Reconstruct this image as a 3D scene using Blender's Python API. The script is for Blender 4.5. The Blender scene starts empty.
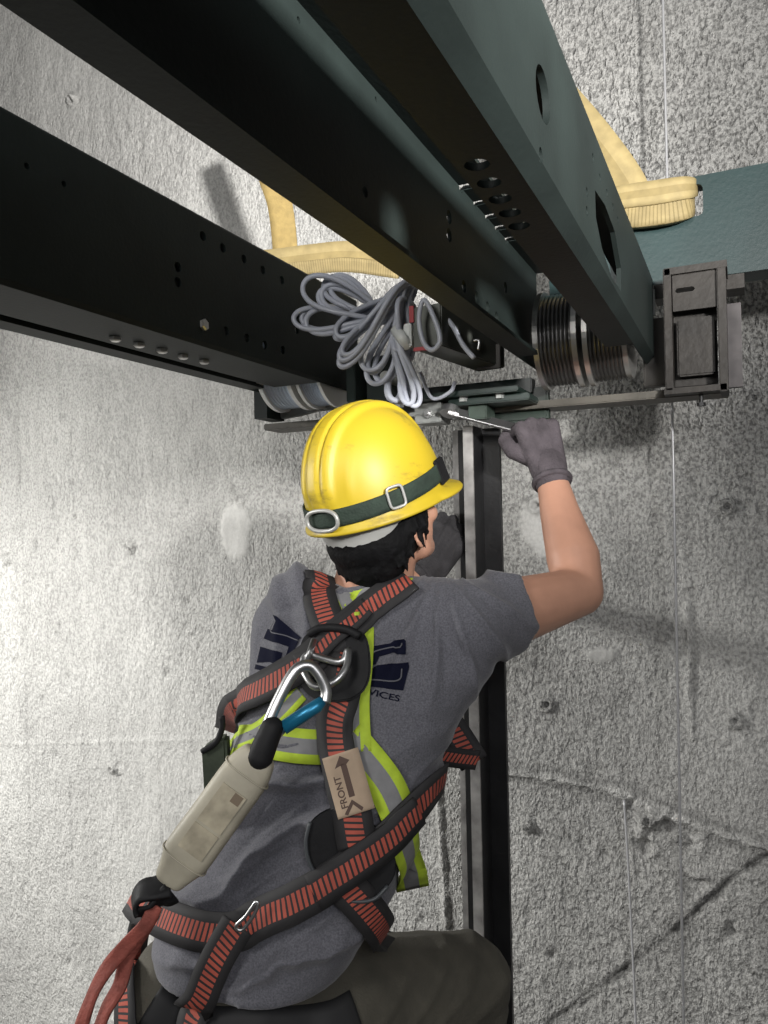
import bpy, bmesh, math, random
import numpy as np
from mathutils import Vector, Matrix
from mathutils.bvhtree import BVHTree
random.seed(4); RNG = np.random.default_rng(7)
sc = bpy.context.scene
COL = sc.collection
pi = math.pi

# ------------------------------------------------------------------ camera
FPX = 770.0; EYE = Vector((0, 0, 1.2))
_y, _p, _r = math.radians(25.1), math.radians(0.6), math.radians(1.2)
CF = Vector((-math.sin(_y)*math.cos(_p), math.cos(_y)*math.cos(_p), math.sin(_p)))
_R0 = Vector((math.cos(_y), math.sin(_y), 0)); _U0 = _R0.cross(CF)
CR = _R0*math.cos(_r) - _U0*math.sin(_r); CU = _U0*math.cos(_r) + _R0*math.sin(_r)
cd = bpy.data.cameras.new('camera'); cam = bpy.data.objects.new('camera', cd); COL.objects.link(cam)
M = Matrix.Identity(4)
for i in range(3):
    M[i][0] = CR[i]; M[i][1] = CU[i]; M[i][2] = -CF[i]; M[i][3] = EYE[i]
cam.matrix_world = M
cd.sensor_fit = 'VERTICAL'; cd.sensor_height = 36; cd.lens = FPX/1024*36; cd.clip_start = 0.01
sc.camera = cam

def ray(u, v): return CF + CR*((u-384)/FPX) + CU*((512-v)/FPX)
def at(u, v, d=None, X=None, Y=None, Z=None):
    """real-world point seen at photo pixel u,v on a plane or at a depth (measuring aid)"""
    r = ray(u, v)
    if d is None:
        d = X/r.x if X is not None else (Y/r.y if Y is not None else (Z-EYE.z)/r.z)
    return EYE + r*d

# ------------------------------------------------------------------ materials
def mat(name, col=(.5, .5, .5), rough=.6, metal=0, noise=0, nscale=20, bump=0, bscale=60, spec=.5, nrm=None):
    m = bpy.data.materials.new(name); m.use_nodes = True
    nt = m.node_tree; b = nt.nodes['Principled BSDF']
    b.inputs['Base Color'].default_value = (*col, 1); b.inputs['Roughness'].default_value = rough
    b.inputs['Metallic'].default_value = metal; b.inputs['Specular IOR Level'].default_value = spec
    tc = nt.nodes.new('ShaderNodeTexCoord')
    if noise:
        n = nt.nodes.new('ShaderNodeTexNoise'); n.inputs['Scale'].default_value = nscale; n.inputs['Detail'].default_value = 6
        nt.links.new(tc.outputs['Object'], n.inputs['Vector'])
        r = nt.nodes.new('ShaderNodeMapRange'); r.inputs['From Min'].default_value = .3; r.inputs['From Max'].default_value = .7
        r.inputs['To Min'].default_value = 1-noise; r.inputs['To Max'].default_value = 1+noise
        nt.links.new(n.outputs['Fac'], r.inputs['Value'])
        mx = nt.nodes.new('ShaderNodeVectorMath'); mx.operation = 'SCALE'; mx.inputs[0].default_value = col
        nt.links.new(r.outputs['Result'], mx.inputs['Scale']); nt.links.new(mx.outputs['Vector'], b.inputs['Base Color'])
    if bump:
        n2 = nt.nodes.new('ShaderNodeTexNoise'); n2.inputs['Scale'].default_value = bscale; n2.inputs['Detail'].default_value = 5
        nt.links.new(tc.outputs['Object'], n2.inputs['Vector'])
        bp = nt.nodes.new('ShaderNodeBump'); bp.inputs['Strength'].default_value = bump; bp.inputs['Distance'].default_value = .004
        nt.links.new(n2.outputs['Fac'], bp.inputs['Height']); nt.links.new(bp.outputs['Normal'], b.inputs['Normal'])
    return m

def N(nt, typ, **kw):
    n = nt.nodes.new(typ)
    for k, v in kw.items():
        if k in n.inputs: n.inputs[k].default_value = v
        else: setattr(n, k, v)
    return n

GREEN = mat('beam_green_paint', (.0100, .0145, .0134), .58, 0, .25, 9, .08, 180, spec=.22)
GREEN2 = mat('cross_beam_green_paint', (.014, .034, .034), .42, 0, .2, 7, .1, 150)
PLATEGREEN = mat('plate_green_paint', (.008, .017, .014), .35, 0, .3, 14)
GREYPL = mat('galvanised_grey', (.30, .31, .30), .45, .5, .25, 30, .15, 90)
STEEL = mat('bright_steel', (.50, .50, .50), .36, 1, .12, 40)
RIMSTEEL = mat('machined_rim', (.58, .57, .55), .32, .9, .1, 40)
BLACKST = mat('black_steel', (.012, .012, .013), .5, .0, .4, 16, .2, 70)
RUST = mat('brown_primer_steel', (.024, .0205, .017), .55, .2, .45, 12, .3, 60)
RAILTIP = mat('machined_rail_face', (.34, .33, .32), .45, .5, .45, 25, .2, 60)
CABLE = mat('grey_cable_sheath', (.41, .43, .49), .38, 0, .1, 8)
ROPE = mat('steel_wire', (.55, .55, .56), .4, .4)
BOXGR = mat('box_metal', (.075, .08, .07), .35, .4, .3, 20)
RED = mat('red_plastic', (.34, .02, .025), .4)
WHITEP = mat('white_plastic', (.6, .62, .6), .4)
YELLOWH = None
SKIN = mat('skin', (.50, .265, .18), .5, 0, .1, 14, .06, 160)
HAIR = mat('black_hair', (.004, .004, .0045), .75, 0, .5, 60, .6, 120, spec=.15)
GLOVE = mat('purple_grey_knit', (.075, .063, .071), .9, 0, .35, 30, .7, 260)
GLOVE2 = mat('dark_grey_knit', (.040, .038, .041), .9, 0, .35, 30, .7, 260)
PANTS = mat('olive_work_cloth', (.075, .069, .054), .9, 0, .22, 18, .35, 260)
BELT = mat('black_belt', (.010, .010, .011), .7)
BOOT = mat('boot_leather', (.035, .025, .018), .6, 0, .2, 20, .2)
SOLE = mat('boot_sole', (.01, .01, .01), .8)
PADB = mat('black_plastic_pad', (.011, .011, .012), .62, 0, .2, 20, .2, 90, spec=.22)
INK = mat('navy_print_ink', (.006, .007, .018), .85, spec=.08)
INKL = mat('print_outline', (.10, .10, .115), .8)
BROWNINK = mat('brown_ink', (.085, .052, .040), .8)
TAG = mat('tan_tag', (.36, .27, .19), .8, 0, .15, 30, .1)
CREAM = mat('cream_cover', (.37, .34, .265), .55, 0, .25, 14, .2, 60)
BLUEA = mat('blue_anodised', (.015, .17, .30), .35, .5, .15, 30)
BRICK = mat('brick_red_webbing', (.235, .058, .042), .8, 0, .3, 40, .5, 200)
DKGREEN = mat('dark_green_elastic', (.018, .032, .022), .8, 0, .25, 60, .4, 300)
OLIVE = mat('olive_pouch_cloth', (.05, .062, .042), .85, 0, .2, 30, .3, 200)
BUCKLE = mat('grey_buckle', (.42, .42, .40), .35, .3)
LINER = mat('white_cap_cloth', (.42, .42, .40), .85, 0, .08, 20, .2)
DECKM = mat('timber_plank', (.06, .05, .042), .8, 0, .35, 6, .4, 20)
EYEW = mat('eye_white', (.8, .8, .78), .2)
LAMP = None

def helmet_mat():
    m = mat('yellow_helmet_shell', (.54, .40, .022), .46)
    nt = m.node_tree; b = nt.nodes['Principled BSDF']
    tc = N(nt, 'ShaderNodeTexCoord'); n = N(nt, 'ShaderNodeTexNoise', Scale=14.0, Detail=8.0, Roughness=.65)
    mp = N(nt, 'ShaderNodeMapping'); mp.inputs['Scale'].default_value = (1, 1, 2.2)
    nt.links.new(tc.outputs['Object'], mp.inputs[0]); nt.links.new(mp.outputs[0], n.inputs['Vector'])
    cr = N(nt, 'ShaderNodeValToRGB'); e = cr.color_ramp.elements
    e[0].position = .30; e[0].color = (.27, .19, .03, 1); e[1].position = .42; e[1].color = (.54, .395, .022, 1)
    nt.links.new(n.outputs['Fac'], cr.inputs[0]); nt.links.new(cr.outputs[0], b.inputs['Base Color'])
    return m
YELLOWH = helmet_mat()

def cloth_mat():
    m = mat('grey_tshirt_cloth', (.1, .1, .1), .92)
    nt = m.node_tree; b = nt.nodes['Principled BSDF']; b.inputs['Sheen Weight'].default_value = .15
    tc = N(nt, 'ShaderNodeTexCoord')
    n = N(nt, 'ShaderNodeTexNoise', Scale=420.0, Detail=3.0); nt.links.new(tc.outputs['Object'], n.inputs['Vector'])
    n3 = N(nt, 'ShaderNodeTexNoise', Scale=5.0, Detail=3.0); nt.links.new(tc.outputs['Object'], n3.inputs['Vector'])
    cr = N(nt, 'ShaderNodeValToRGB'); e = cr.color_ramp.elements
    e[0].position = .3; e[0].color = (.072, .073, .086, 1); e[1].position = .7; e[1].color = (.142, .140, .160, 1)
    nt.links.new(n.outputs['Fac'], cr.inputs[0])
    mr = N(nt, 'ShaderNodeMapRange'); mr.inputs['To Min'].default_value = .82; mr.inputs['To Max'].default_value = 1.15
    nt.links.new(n3.outputs['Fac'], mr.inputs[0])
    sv = N(nt, 'ShaderNodeVectorMath', operation='SCALE'); nt.links.new(cr.outputs[0], sv.inputs[0]); nt.links.new(mr.outputs[0], sv.inputs['Scale'])
    nt.links.new(sv.outputs[0], b.inputs['Base Color'])
    bp = N(nt, 'ShaderNodeBump', Strength=.25, Distance=.002); nt.links.new(n.outputs['Fac'], bp.inputs['Height'])
    nt.links.new(bp.outputs[0], b.inputs['Normal'])
    return m
SHIRT = cloth_mat()

def web_mat(name, base, stripe, halfw, period, duty, slant=0.0):
    """UV: x across the band 0..1, y along it in metres"""
    m = mat(name, base, .75); nt = m.node_tree; b = nt.nodes['Principled BSDF']
    uv = N(nt, 'ShaderNodeUVMap'); uv.uv_map = 'UVMap'
    sp = N(nt, 'ShaderNodeSeparateXYZ'); nt.links.new(uv.outputs[0], sp.inputs[0])
    a = N(nt, 'ShaderNodeMath', operation='SUBTRACT'); nt.links.new(sp.outputs[0], a.inputs[0]); a.inputs[1].default_value = .5
    ab = N(nt, 'ShaderNodeMath', operation='ABSOLUTE'); nt.links.new(a.outputs[0], ab.inputs[0])
    lt = N(nt, 'ShaderNodeMath', operation='LESS_THAN'); nt.links.new(ab.outputs[0], lt.inputs[0]); lt.inputs[1].default_value = halfw
    if period:
        sl = N(nt, 'ShaderNodeMath', operation='MULTIPLY_ADD'); nt.links.new(a.outputs[0], sl.inputs[0]); sl.inputs[1].default_value = slant
        nt.links.new(sp.outputs[1], sl.inputs[2])
        dv = N(nt, 'ShaderNodeMath', operation='DIVIDE'); nt.links.new(sl.outputs[0], dv.inputs[0]); dv.inputs[1].default_value = period
        fr = N(nt, 'ShaderNodeMath', operation='FRACT'); nt.links.new(dv.outputs[0], fr.inputs[0])
        l2 = N(nt, 'ShaderNodeMath', operation='LESS_THAN'); nt.links.new(fr.outputs[0], l2.inputs[0]); l2.inputs[1].default_value = duty
        mu = N(nt, 'ShaderNodeMath', operation='MULTIPLY'); nt.links.new(lt.outputs[0], mu.inputs[0]); nt.links.new(l2.outputs[0], mu.inputs[1])
    else: mu = lt
    mx = N(nt, 'ShaderNodeMix', data_type='RGBA'); mx.inputs[6].default_value = (*base, 1); mx.inputs[7].default_value = (*stripe, 1)
    nt.links.new(mu.outputs[0], mx.inputs[0])
    tc = N(nt, 'ShaderNodeTexCoord'); n = N(nt, 'ShaderNodeTexNoise', Scale=45.0, Detail=5.0); nt.links.new(tc.outputs['Object'], n.inputs[0])
    mr = N(nt, 'ShaderNodeMapRange'); mr.inputs['To Min'].default_value = .6; mr.inputs['To Max'].default_value = 1.4; nt.links.new(n.outputs[0], mr.inputs[0])
    sv = N(nt, 'ShaderNodeVectorMath', operation='SCALE'); nt.links.new(mx.outputs[2], sv.inputs[0]); nt.links.new(mr.outputs[0], sv.inputs['Scale'])
    nt.links.new(sv.outputs[0], b.inputs['Base Color'])
    bp = N(nt, 'ShaderNodeBump', Strength=.5, Distance=.001); nt.links.new(mu.outputs[0], bp.inputs['Height']); nt.links.new(bp.outputs[0], b.inputs['Normal'])
    return m
STRAP = web_mat('black_webbing_orange_bars', (.016, .015, .016), (.36, .072, .046), .23, .0078, .62, .010)
VEST = web_mat('hi_vis_band', (.42, .56, .035), (.20, .20, .205), .22, 0, 0)
SLING = web_mat('yellow_sling_webbing', (.29, .225, .105), (.20, .155, .065), .6, .006, .3)
SLINGP = web_mat('plain_yellow_sling', (.32, .25, .115), (.26, .20, .085), .16, 0, 0)

def wall_mat(name, full=True):
    m = mat(name, (.4, .4, .38), .85, spec=.35); nt = m.node_tree; b = nt.nodes['Principled BSDF']
    tc = N(nt, 'ShaderNodeTexCoord')
    def noise(scale, sc3=(1, 1, 1), det=5.0, rough=.55):
        mp = N(nt, 'ShaderNodeMapping'); mp.inputs['Scale'].default_value = sc3; nt.links.new(tc.outputs['Object'], mp.inputs[0])
        n = N(nt, 'ShaderNodeTexNoise', Scale=scale, Detail=det, Roughness=rough); nt.links.new(mp.outputs[0], n.inputs['Vector']); return n
    big = noise(1.6); streak = noise(5.0, (1.6, 1, .22)); grain = noise(150.0, (1, 1, .75), 3.0, .6); pits = noise(62.0, (1, 1, .55), 3.0, .55); mid = noise(24.0, (1.2, 1, .6), 6.0, .65)
    cr = N(nt, 'ShaderNodeValToRGB'); e = cr.color_ramp.elements
    e[0].position = .33; e[0].color = (.38, .375, .36, 1); e[1].position = .66; e[1].color = (.48, .475, .455, 1)
    nt.links.new(big.outputs[0], cr.inputs[0])
    def scale_by(colsock, fac, lo, hi, fmin=.3, fmax=.7):
        r = N(nt, 'ShaderNodeMapRange'); r.inputs['From Min'].default_value = fmin; r.inputs['From Max'].default_value = fmax
        r.inputs['To Min'].default_value = lo; r.inputs['To Max'].default_value = hi; nt.links.new(fac, r.inputs[0])
        s = N(nt, 'ShaderNodeVectorMath', operation='SCALE'); nt.links.new(colsock, s.inputs[0]); nt.links.new(r.outputs[0], s.inputs['Scale']); return s.outputs[0]
    c = scale_by(cr.outputs[0], streak.outputs[0], .92, 1.07)
    c = scale_by(c, mid.outputs[0], .92, 1.08)
    gr_ = N(nt, 'ShaderNodeMapRange'); gr_.inputs['From Min'].default_value = .38; gr_.inputs['From Max'].default_value = .58
    gr_.inputs['To Min'].default_value = -.40; gr_.inputs['To Max'].default_value = .24; nt.links.new(grain.outputs[0], gr_.inputs[0])
    ga = N(nt, 'ShaderNodeMath', operation='MULTIPLY_ADD'); nt.links.new(gr_.outputs[0], ga.inputs[0]); ga.inputs[1].default_value = 1.0; ga.inputs[2].default_value = 1.0
    gs_ = N(nt, 'ShaderNodeVectorMath', operation='SCALE'); nt.links.new(c, gs_.inputs[0]); nt.links.new(ga.outputs[0], gs_.inputs['Scale']); c = gs_.outputs[0]
    if full:
        at_ = N(nt, 'ShaderNodeAttribute'); at_.attribute_name = 'tone'
        sp = N(nt, 'ShaderNodeSeparateColor'); nt.links.new(at_.outputs['Color'], sp.inputs[0]); nt.links.new(sp.outputs[1], ga.inputs[1])
        s = N(nt, 'ShaderNodeVectorMath', operation='SCALE'); nt.links.new(c, s.inputs[0])
        t2 = N(nt, 'ShaderNodeMath', operation='MULTIPLY'); nt.links.new(sp.outputs[0], t2.inputs[0]); t2.inputs[1].default_value = 2.0
        nt.links.new(t2.outputs[0], s.inputs['Scale']); c = s.outputs[0]
    nt.links.new(c, b.inputs['Base Color'])
    pr_ = N(nt, 'ShaderNodeMapRange', interpolation_type='SMOOTHSTEP'); pr_.inputs['From Min'].default_value = .36; pr_.inputs['From Max'].default_value = .56; nt.links.new(pits.outputs[0], pr_.inputs[0])
    h0 = N(nt, 'ShaderNodeMath', operation='MULTIPLY_ADD'); nt.links.new(pr_.outputs[0], h0.inputs[0]); h0.inputs[1].default_value = .42; nt.links.new(grain.outputs[0], h0.inputs[2])
    h = N(nt, 'ShaderNodeMath', operation='MULTIPLY_ADD'); nt.links.new(mid.outputs[0], h.inputs[0]); h.inputs[1].default_value = .5; nt.links.new(h0.outputs[0], h.inputs[2])
    bp = N(nt, 'ShaderNodeBump', Strength=.8, Distance=.014); nt.links.new(h.outputs[0], bp.inputs['Height'])
    if full:
        sb = N(nt, 'ShaderNodeMath', operation='MULTIPLY'); nt.links.new(sp.outputs[1], sb.inputs[0]); sb.inputs[1].default_value = .85
        nt.links.new(sb.outputs[0], bp.inputs['Strength'])
    nt.links.new(bp.outputs[0], b.inputs['Normal'])
    return m
CONC = wall_mat('rough_cast_concrete'); CONC2 = wall_mat('rough_cast_concrete_plain', False)

# ------------------------------------------------------------------ objects
def wloc(o):
    v = Vector((0, 0, 0))
    while o: v += o.location; o = o.parent
    return v
def link(name, me, mats, parent=None, smooth=False, loc=None):
    if not isinstance(mats, (list, tuple)): mats = [mats]
    for m in mats: me.materials.append(m)
    me.name = name
    if smooth:
        for p in me.polygons: p.use_smooth = True
    o = bpy.data.objects.new(name, me); COL.objects.link(o)
    if parent is not None:
        me.transform(Matrix.Translation(-wloc(parent))); o.parent = parent
    else:
        co = np.empty(len(me.vertices)*3); me.vertices.foreach_get('co', co); co = co.reshape(-1, 3)
        c = loc if loc is not None else Vector(((co[:, 0].min()+co[:, 0].max())/2, (co[:, 1].min()+co[:, 1].max())/2, co[:, 2].min()))
        me.transform(Matrix.Translation(-Vector(c))); o.location = c
    return o
def tag(o, label, cat, group=None):
    o['label'] = label; o['category'] = cat
    if group: o['group'] = group
    return o
def struct(o): o['kind'] = 'structure'; return o
def empty(name, loc, label, cat, group=None):
    o = bpy.data.objects.new(name, None); COL.objects.link(o); o.location = loc; o.empty_display_size = .05
    return tag(o, label, cat, group)
def lab(o, s): o['label'] = s; return o

class G:
    """collects shapes into ONE mesh"""
    def __init__(s): s.v = []; s.f = []; s.uv = {}; s.mi = []; s.cur = 0
    def add(s, vs, fs, uvs=None):
        b = len(s.v); s.v += [tuple(x) for x in vs]
        for i, f in enumerate(fs):
            if uvs is not None: s.uv[len(s.f)] = uvs[i]
            s.f.append([b+k for k in f]); s.mi.append(s.cur)
        return s
    def mesh(s):
        me = bpy.data.meshes.new('m'); me.from_pydata(s.v, [], s.f)
        if s.uv:
            ul = me.uv_layers.new(name='UVMap')
            for p in me.polygons:
                if p.index in s.uv:
                    for li, uvc in zip(p.loop_indices, s.uv[p.index]): ul.data[li].uv = uvc
        me.polygons.foreach_set('material_index', s.mi)
        me.update(); return me
    def build(s, name, mats, parent=None, smooth=False, loc=None, bevel=0):
        me = s.mesh()
        bm = bmesh.new(); bm.from_mesh(me); bmesh.ops.recalc_face_normals(bm, faces=bm.faces)
        if bevel:
            es = [e for e in bm.edges if len(e.link_faces) == 2 and e.calc_face_angle(0) > .5]
            bmesh.ops.bevel(bm, geom=es, offset=bevel, segments=2, affect='EDGES', clamp_overlap=True)
        bm.to_mesh(me); bm.free()
        return link(name, me, mats, parent, smooth, loc)
    # shapes
    def box(s, a, b):
        x0, x1 = sorted((a[0], b[0])); y0, y1 = sorted((a[1], b[1])); z0, z1 = sorted((a[2], b[2]))
        return s.add([(x0, y0, z0), (x1, y0, z0), (x1, y1, z0), (x0, y1, z0), (x0, y0, z1), (x1, y0, z1), (x1, y1, z1), (x0, y1, z1)],
                     [(0, 3, 2, 1), (4, 5, 6, 7), (0, 1, 5, 4), (1, 2, 6, 5), (2, 3, 7, 6), (3, 0, 4, 7)])
    def obox(s, c, ax, ay, az):
        c, ax, ay, az = map(Vector, (c, ax, ay, az)); vs = []
        for k in (-1, 1):
            for i, j in ((-1, -1), (1, -1), (1, 1), (-1, 1)): vs.append(c+ax*i+ay*j+az*k)
        return s.add(vs, [(0, 3, 2, 1), (4, 5, 6, 7), (0, 1, 5, 4), (1, 2, 6, 5), (2, 3, 7, 6), (3, 0, 4, 7)])
    def prism(s, pts, d):
        """closed polygon pts extruded by vector d"""
        n = len(pts); d = Vector(d); P = [Vector(p) for p in pts]
        return s.add(P+[p+d for p in P], [list(range(n))[::-1], list(range(n, 2*n))]+[(i, (i+1) % n, n+(i+1) % n, n+i) for i in range(n)])
    def tube(s, pts, r, seg=8, closed=False, flat=1.0):
        P = [Vector(p) for p in pts]; n = len(P); rs = r if isinstance(r, (list, tuple)) else [r]*n
        T = []
        for i in range(n):
            a = P[(i-1) % n] if (closed or i) else P[0]; b = P[(i+1) % n] if (closed or i < n-1) else P[-1]
            t = (b-a); T.append(t.normalized() if t.length > 1e-9 else Vector((0, 0, 1)))
        up = Vector((0, 0, 1)) if abs(T[0].z) < .9 else Vector((1, 0, 0))
        nx = T[0].cross(up).normalized(); vs = []
        for i in range(n):
            nx = (nx-T[i]*nx.dot(T[i])).normalized(); ny = T[i].cross(nx)
            for k in range(seg):
                a = 2*pi*k/seg; vs.append(P[i]+nx*math.cos(a)*rs[i]+ny*math.sin(a)*rs[i]*flat)
        fs = []; m = n if closed else n-1
        # closed loops: find best seam offset
        off = 0
        if closed:
            best = 1e9
            for o_ in range(seg):
                dd = sum((vs[(n-1)*seg+k]-vs[(k+o_) % seg]).length for k in range(seg))
                if dd < best: best = dd; off = o_
        for i in range(m):
            for k in range(seg):
                a, b = i*seg+k, i*seg+(k+1) % seg
                if i == n-1: c_, d_ = (k+1+off) % seg, (k+off) % seg
                else: c_, d_ = (i+1)*seg+(k+1) % seg, (i+1)*seg+k
                fs.append((a, b, c_, d_))
        if not closed: fs += [list(range(seg))[::-1], [(n-1)*seg+k for k in range(seg)]]
        return s.add(vs, fs)
    def lathe(s, prof, c, axis, seg=32, ref=None):
        """prof: (distance along axis, radius)"""
        c = Vector(c); ax = Vector(axis).normalized(); u = (Vector(ref) if ref else (Vector((0, 0, 1)) if abs(ax.z) < .9 else Vector((1, 0, 0)))); u = (u-ax*u.dot(ax)).normalized(); w = ax.cross(u)
        vs = []
        for h, r in prof:
            for k in range(seg):
                a = 2*pi*k/seg; vs.append(c+ax*h+(u*math.cos(a)+w*math.sin(a))*r)
        n = len(prof); fs = [(i*seg+k, i*seg+(k+1) % seg, (i+1)*seg+(k+1) % seg, (i+1)*seg+k) for i in range(n-1) for k in range(seg)]
        fs += [list(range(seg))[::-1], [(n-1)*seg+k for k in range(seg)]]
        return s.add(vs, fs)
    def cyl(s, c, axis, r, h, seg=20): return s.lathe([(0, r), (h, r)], c, axis, seg)
    def sphere(s, c, r, seg=16, rings=10):
        r = Vector((r, r, r)) if isinstance(r, (int, float)) else Vector(r); c = Vector(c); vs = [c+Vector((0, 0, -r.z))]
        for i in range(1, rings):
            p = -pi/2+pi*i/rings
            for k in range(seg):
                a = 2*pi*k/seg; vs.append(c+Vector((math.cos(p)*math.cos(a)*r.x, math.cos(p)*math.sin(a)*r.y, math.sin(p)*r.z)))
        vs.append(c+Vector((0, 0, r.z))); L = len(vs)-1; fs = []
        for k in range(seg):
            fs.append((0, 1+(k+1) % seg, 1+k)); fs.append((L, L-seg+k, L-seg+(k+1) % seg))
            for i in range(rings-2):
                a = 1+i*seg; fs.append((a+k, a+(k+1) % seg, a+seg+(k+1) % seg, a+seg+k))
        return s.add(vs, fs)
    def ell(s, c, ax, ay, az, seg=20, rings=12):
        g = G().sphere((0, 0, 0), 1, seg, rings); c = Vector(c); ax, ay, az = Vector(ax), Vector(ay), Vector(az)
        return s.add([c+ax*v[0]+ay*v[1]+az*v[2] for v in g.v], g.f)
    def caps(s, p, r1, q, r2, seg=16):
        """tapered capsule"""
        p, q = Vector(p), Vector(q); d = q-p; L = d.length
        if L < 1e-6: return s.sphere(p, r1)
        prof = []
        for i in range(1, 7): a = pi/2*i/6-pi/2; prof.append((math.sin(a)*r1, max(1e-4, math.cos(a)*r1)))
        for i in range(0, 6): a = pi/2*i/6; prof.append((L+math.sin(a)*r2, math.cos(a)*r2))
        prof = [(-r1, 1e-4)]+prof+[(L+r2, 1e-4)]
        return s.lathe(prof, p, d, seg)
    def chain(s, pts, rs):
        for i in range(len(pts)-1): s.caps(pts[i], rs[i], pts[i+1], rs[i+1])
        return s

def apply_mods(o):
    dg = bpy.context.evaluated_depsgraph_get(); dg.update()
    me = bpy.data.meshes.new_from_object(o.evaluated_get(dg)); return me
def remesh(g, voxel, smooth=6, sub=False):
    me = g.mesh(); o = bpy.data.objects.new('tmp', me); COL.objects.link(o)
    m = o.modifiers.new('r', 'REMESH'); m.mode = 'VOXEL'; m.voxel_size = voxel; m.use_smooth_shade = True
    if smooth: s = o.modifiers.new('s', 'SMOOTH'); s.iterations = smooth; s.factor = .5
    out = apply_mods(o); bpy.data.objects.remove(o); return out
def cut(me, cutter):
    """boolean difference, baked"""
    o = bpy.data.objects.new('tmp', me); c = bpy.data.objects.new('tmpc', cutter.mesh()); COL.objects.link(o); COL.objects.link(c)
    bm = bmesh.new(); bm.from_mesh(c.data); bmesh.ops.recalc_face_normals(bm, faces=bm.faces); bm.to_mesh(c.data); bm.free()
    m = o.modifiers.new('b', 'BOOLEAN'); m.operation = 'DIFFERENCE'; m.solver = 'EXACT'; m.object = c
    out = apply_mods(o); bpy.data.objects.remove(o); bpy.data.objects.remove(c); return out
def fixn(me):
    bm = bmesh.new(); bm.from_mesh(me); bmesh.ops.recalc_face_normals(bm, faces=bm.faces); bm.to_mesh(me); bm.free(); return me
def cr_spline(P, n=8, closed=False):
    """Catmull-Rom through points (Vectors of any kind)"""
    P = [Vector(p) for p in P]; L = len(P); out = []
    m = L if closed else L-1
    for i in range(m):
        p0 = P[(i-1) % L] if (closed or i) else P[0]*2-P[1]; p1 = P[i]; p2 = P[(i+1) % L]
        p3 = P[(i+2) % L] if (closed or i+2 < L) else P[-1]*2-P[-2]
        for k in range(n):
            t = k/n; out.append(.5*((2*p1)+(p2-p0)*t+(2*p0-5*p1+4*p2-p3)*t*t+(3*p1-p0-3*p2+p3)*t**3))
    if not closed: out.append(P[-1])
    return out

def vnoise(x, y, seed=0):
    r = np.random.default_rng(seed); n = 256; g = r.random((n, n))
    xi = np.floor(x).astype(int); yi = np.floor(y).astype(int); fx = x-xi; fy = y-yi
    fx = fx*fx*(3-2*fx); fy = fy*fy*(3-2*fy); a = g[xi % n, yi % n]; b = g[(xi+1) % n, yi % n]; c = g[xi % n, (yi+1) % n]; d = g[(xi+1) % n, (yi+1) % n]
    return (a*(1-fx)+b*fx)*(1-fy)+(c*(1-fx)+d*fx)*fy
def fbm(x, y, o=4, seed=0):
    s = 0; a = .5
    for i in range(o): s = s+a*vnoise(x*2**i, y*2**i, seed+i); a *= .5
    return s/(1-.5**o)

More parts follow.
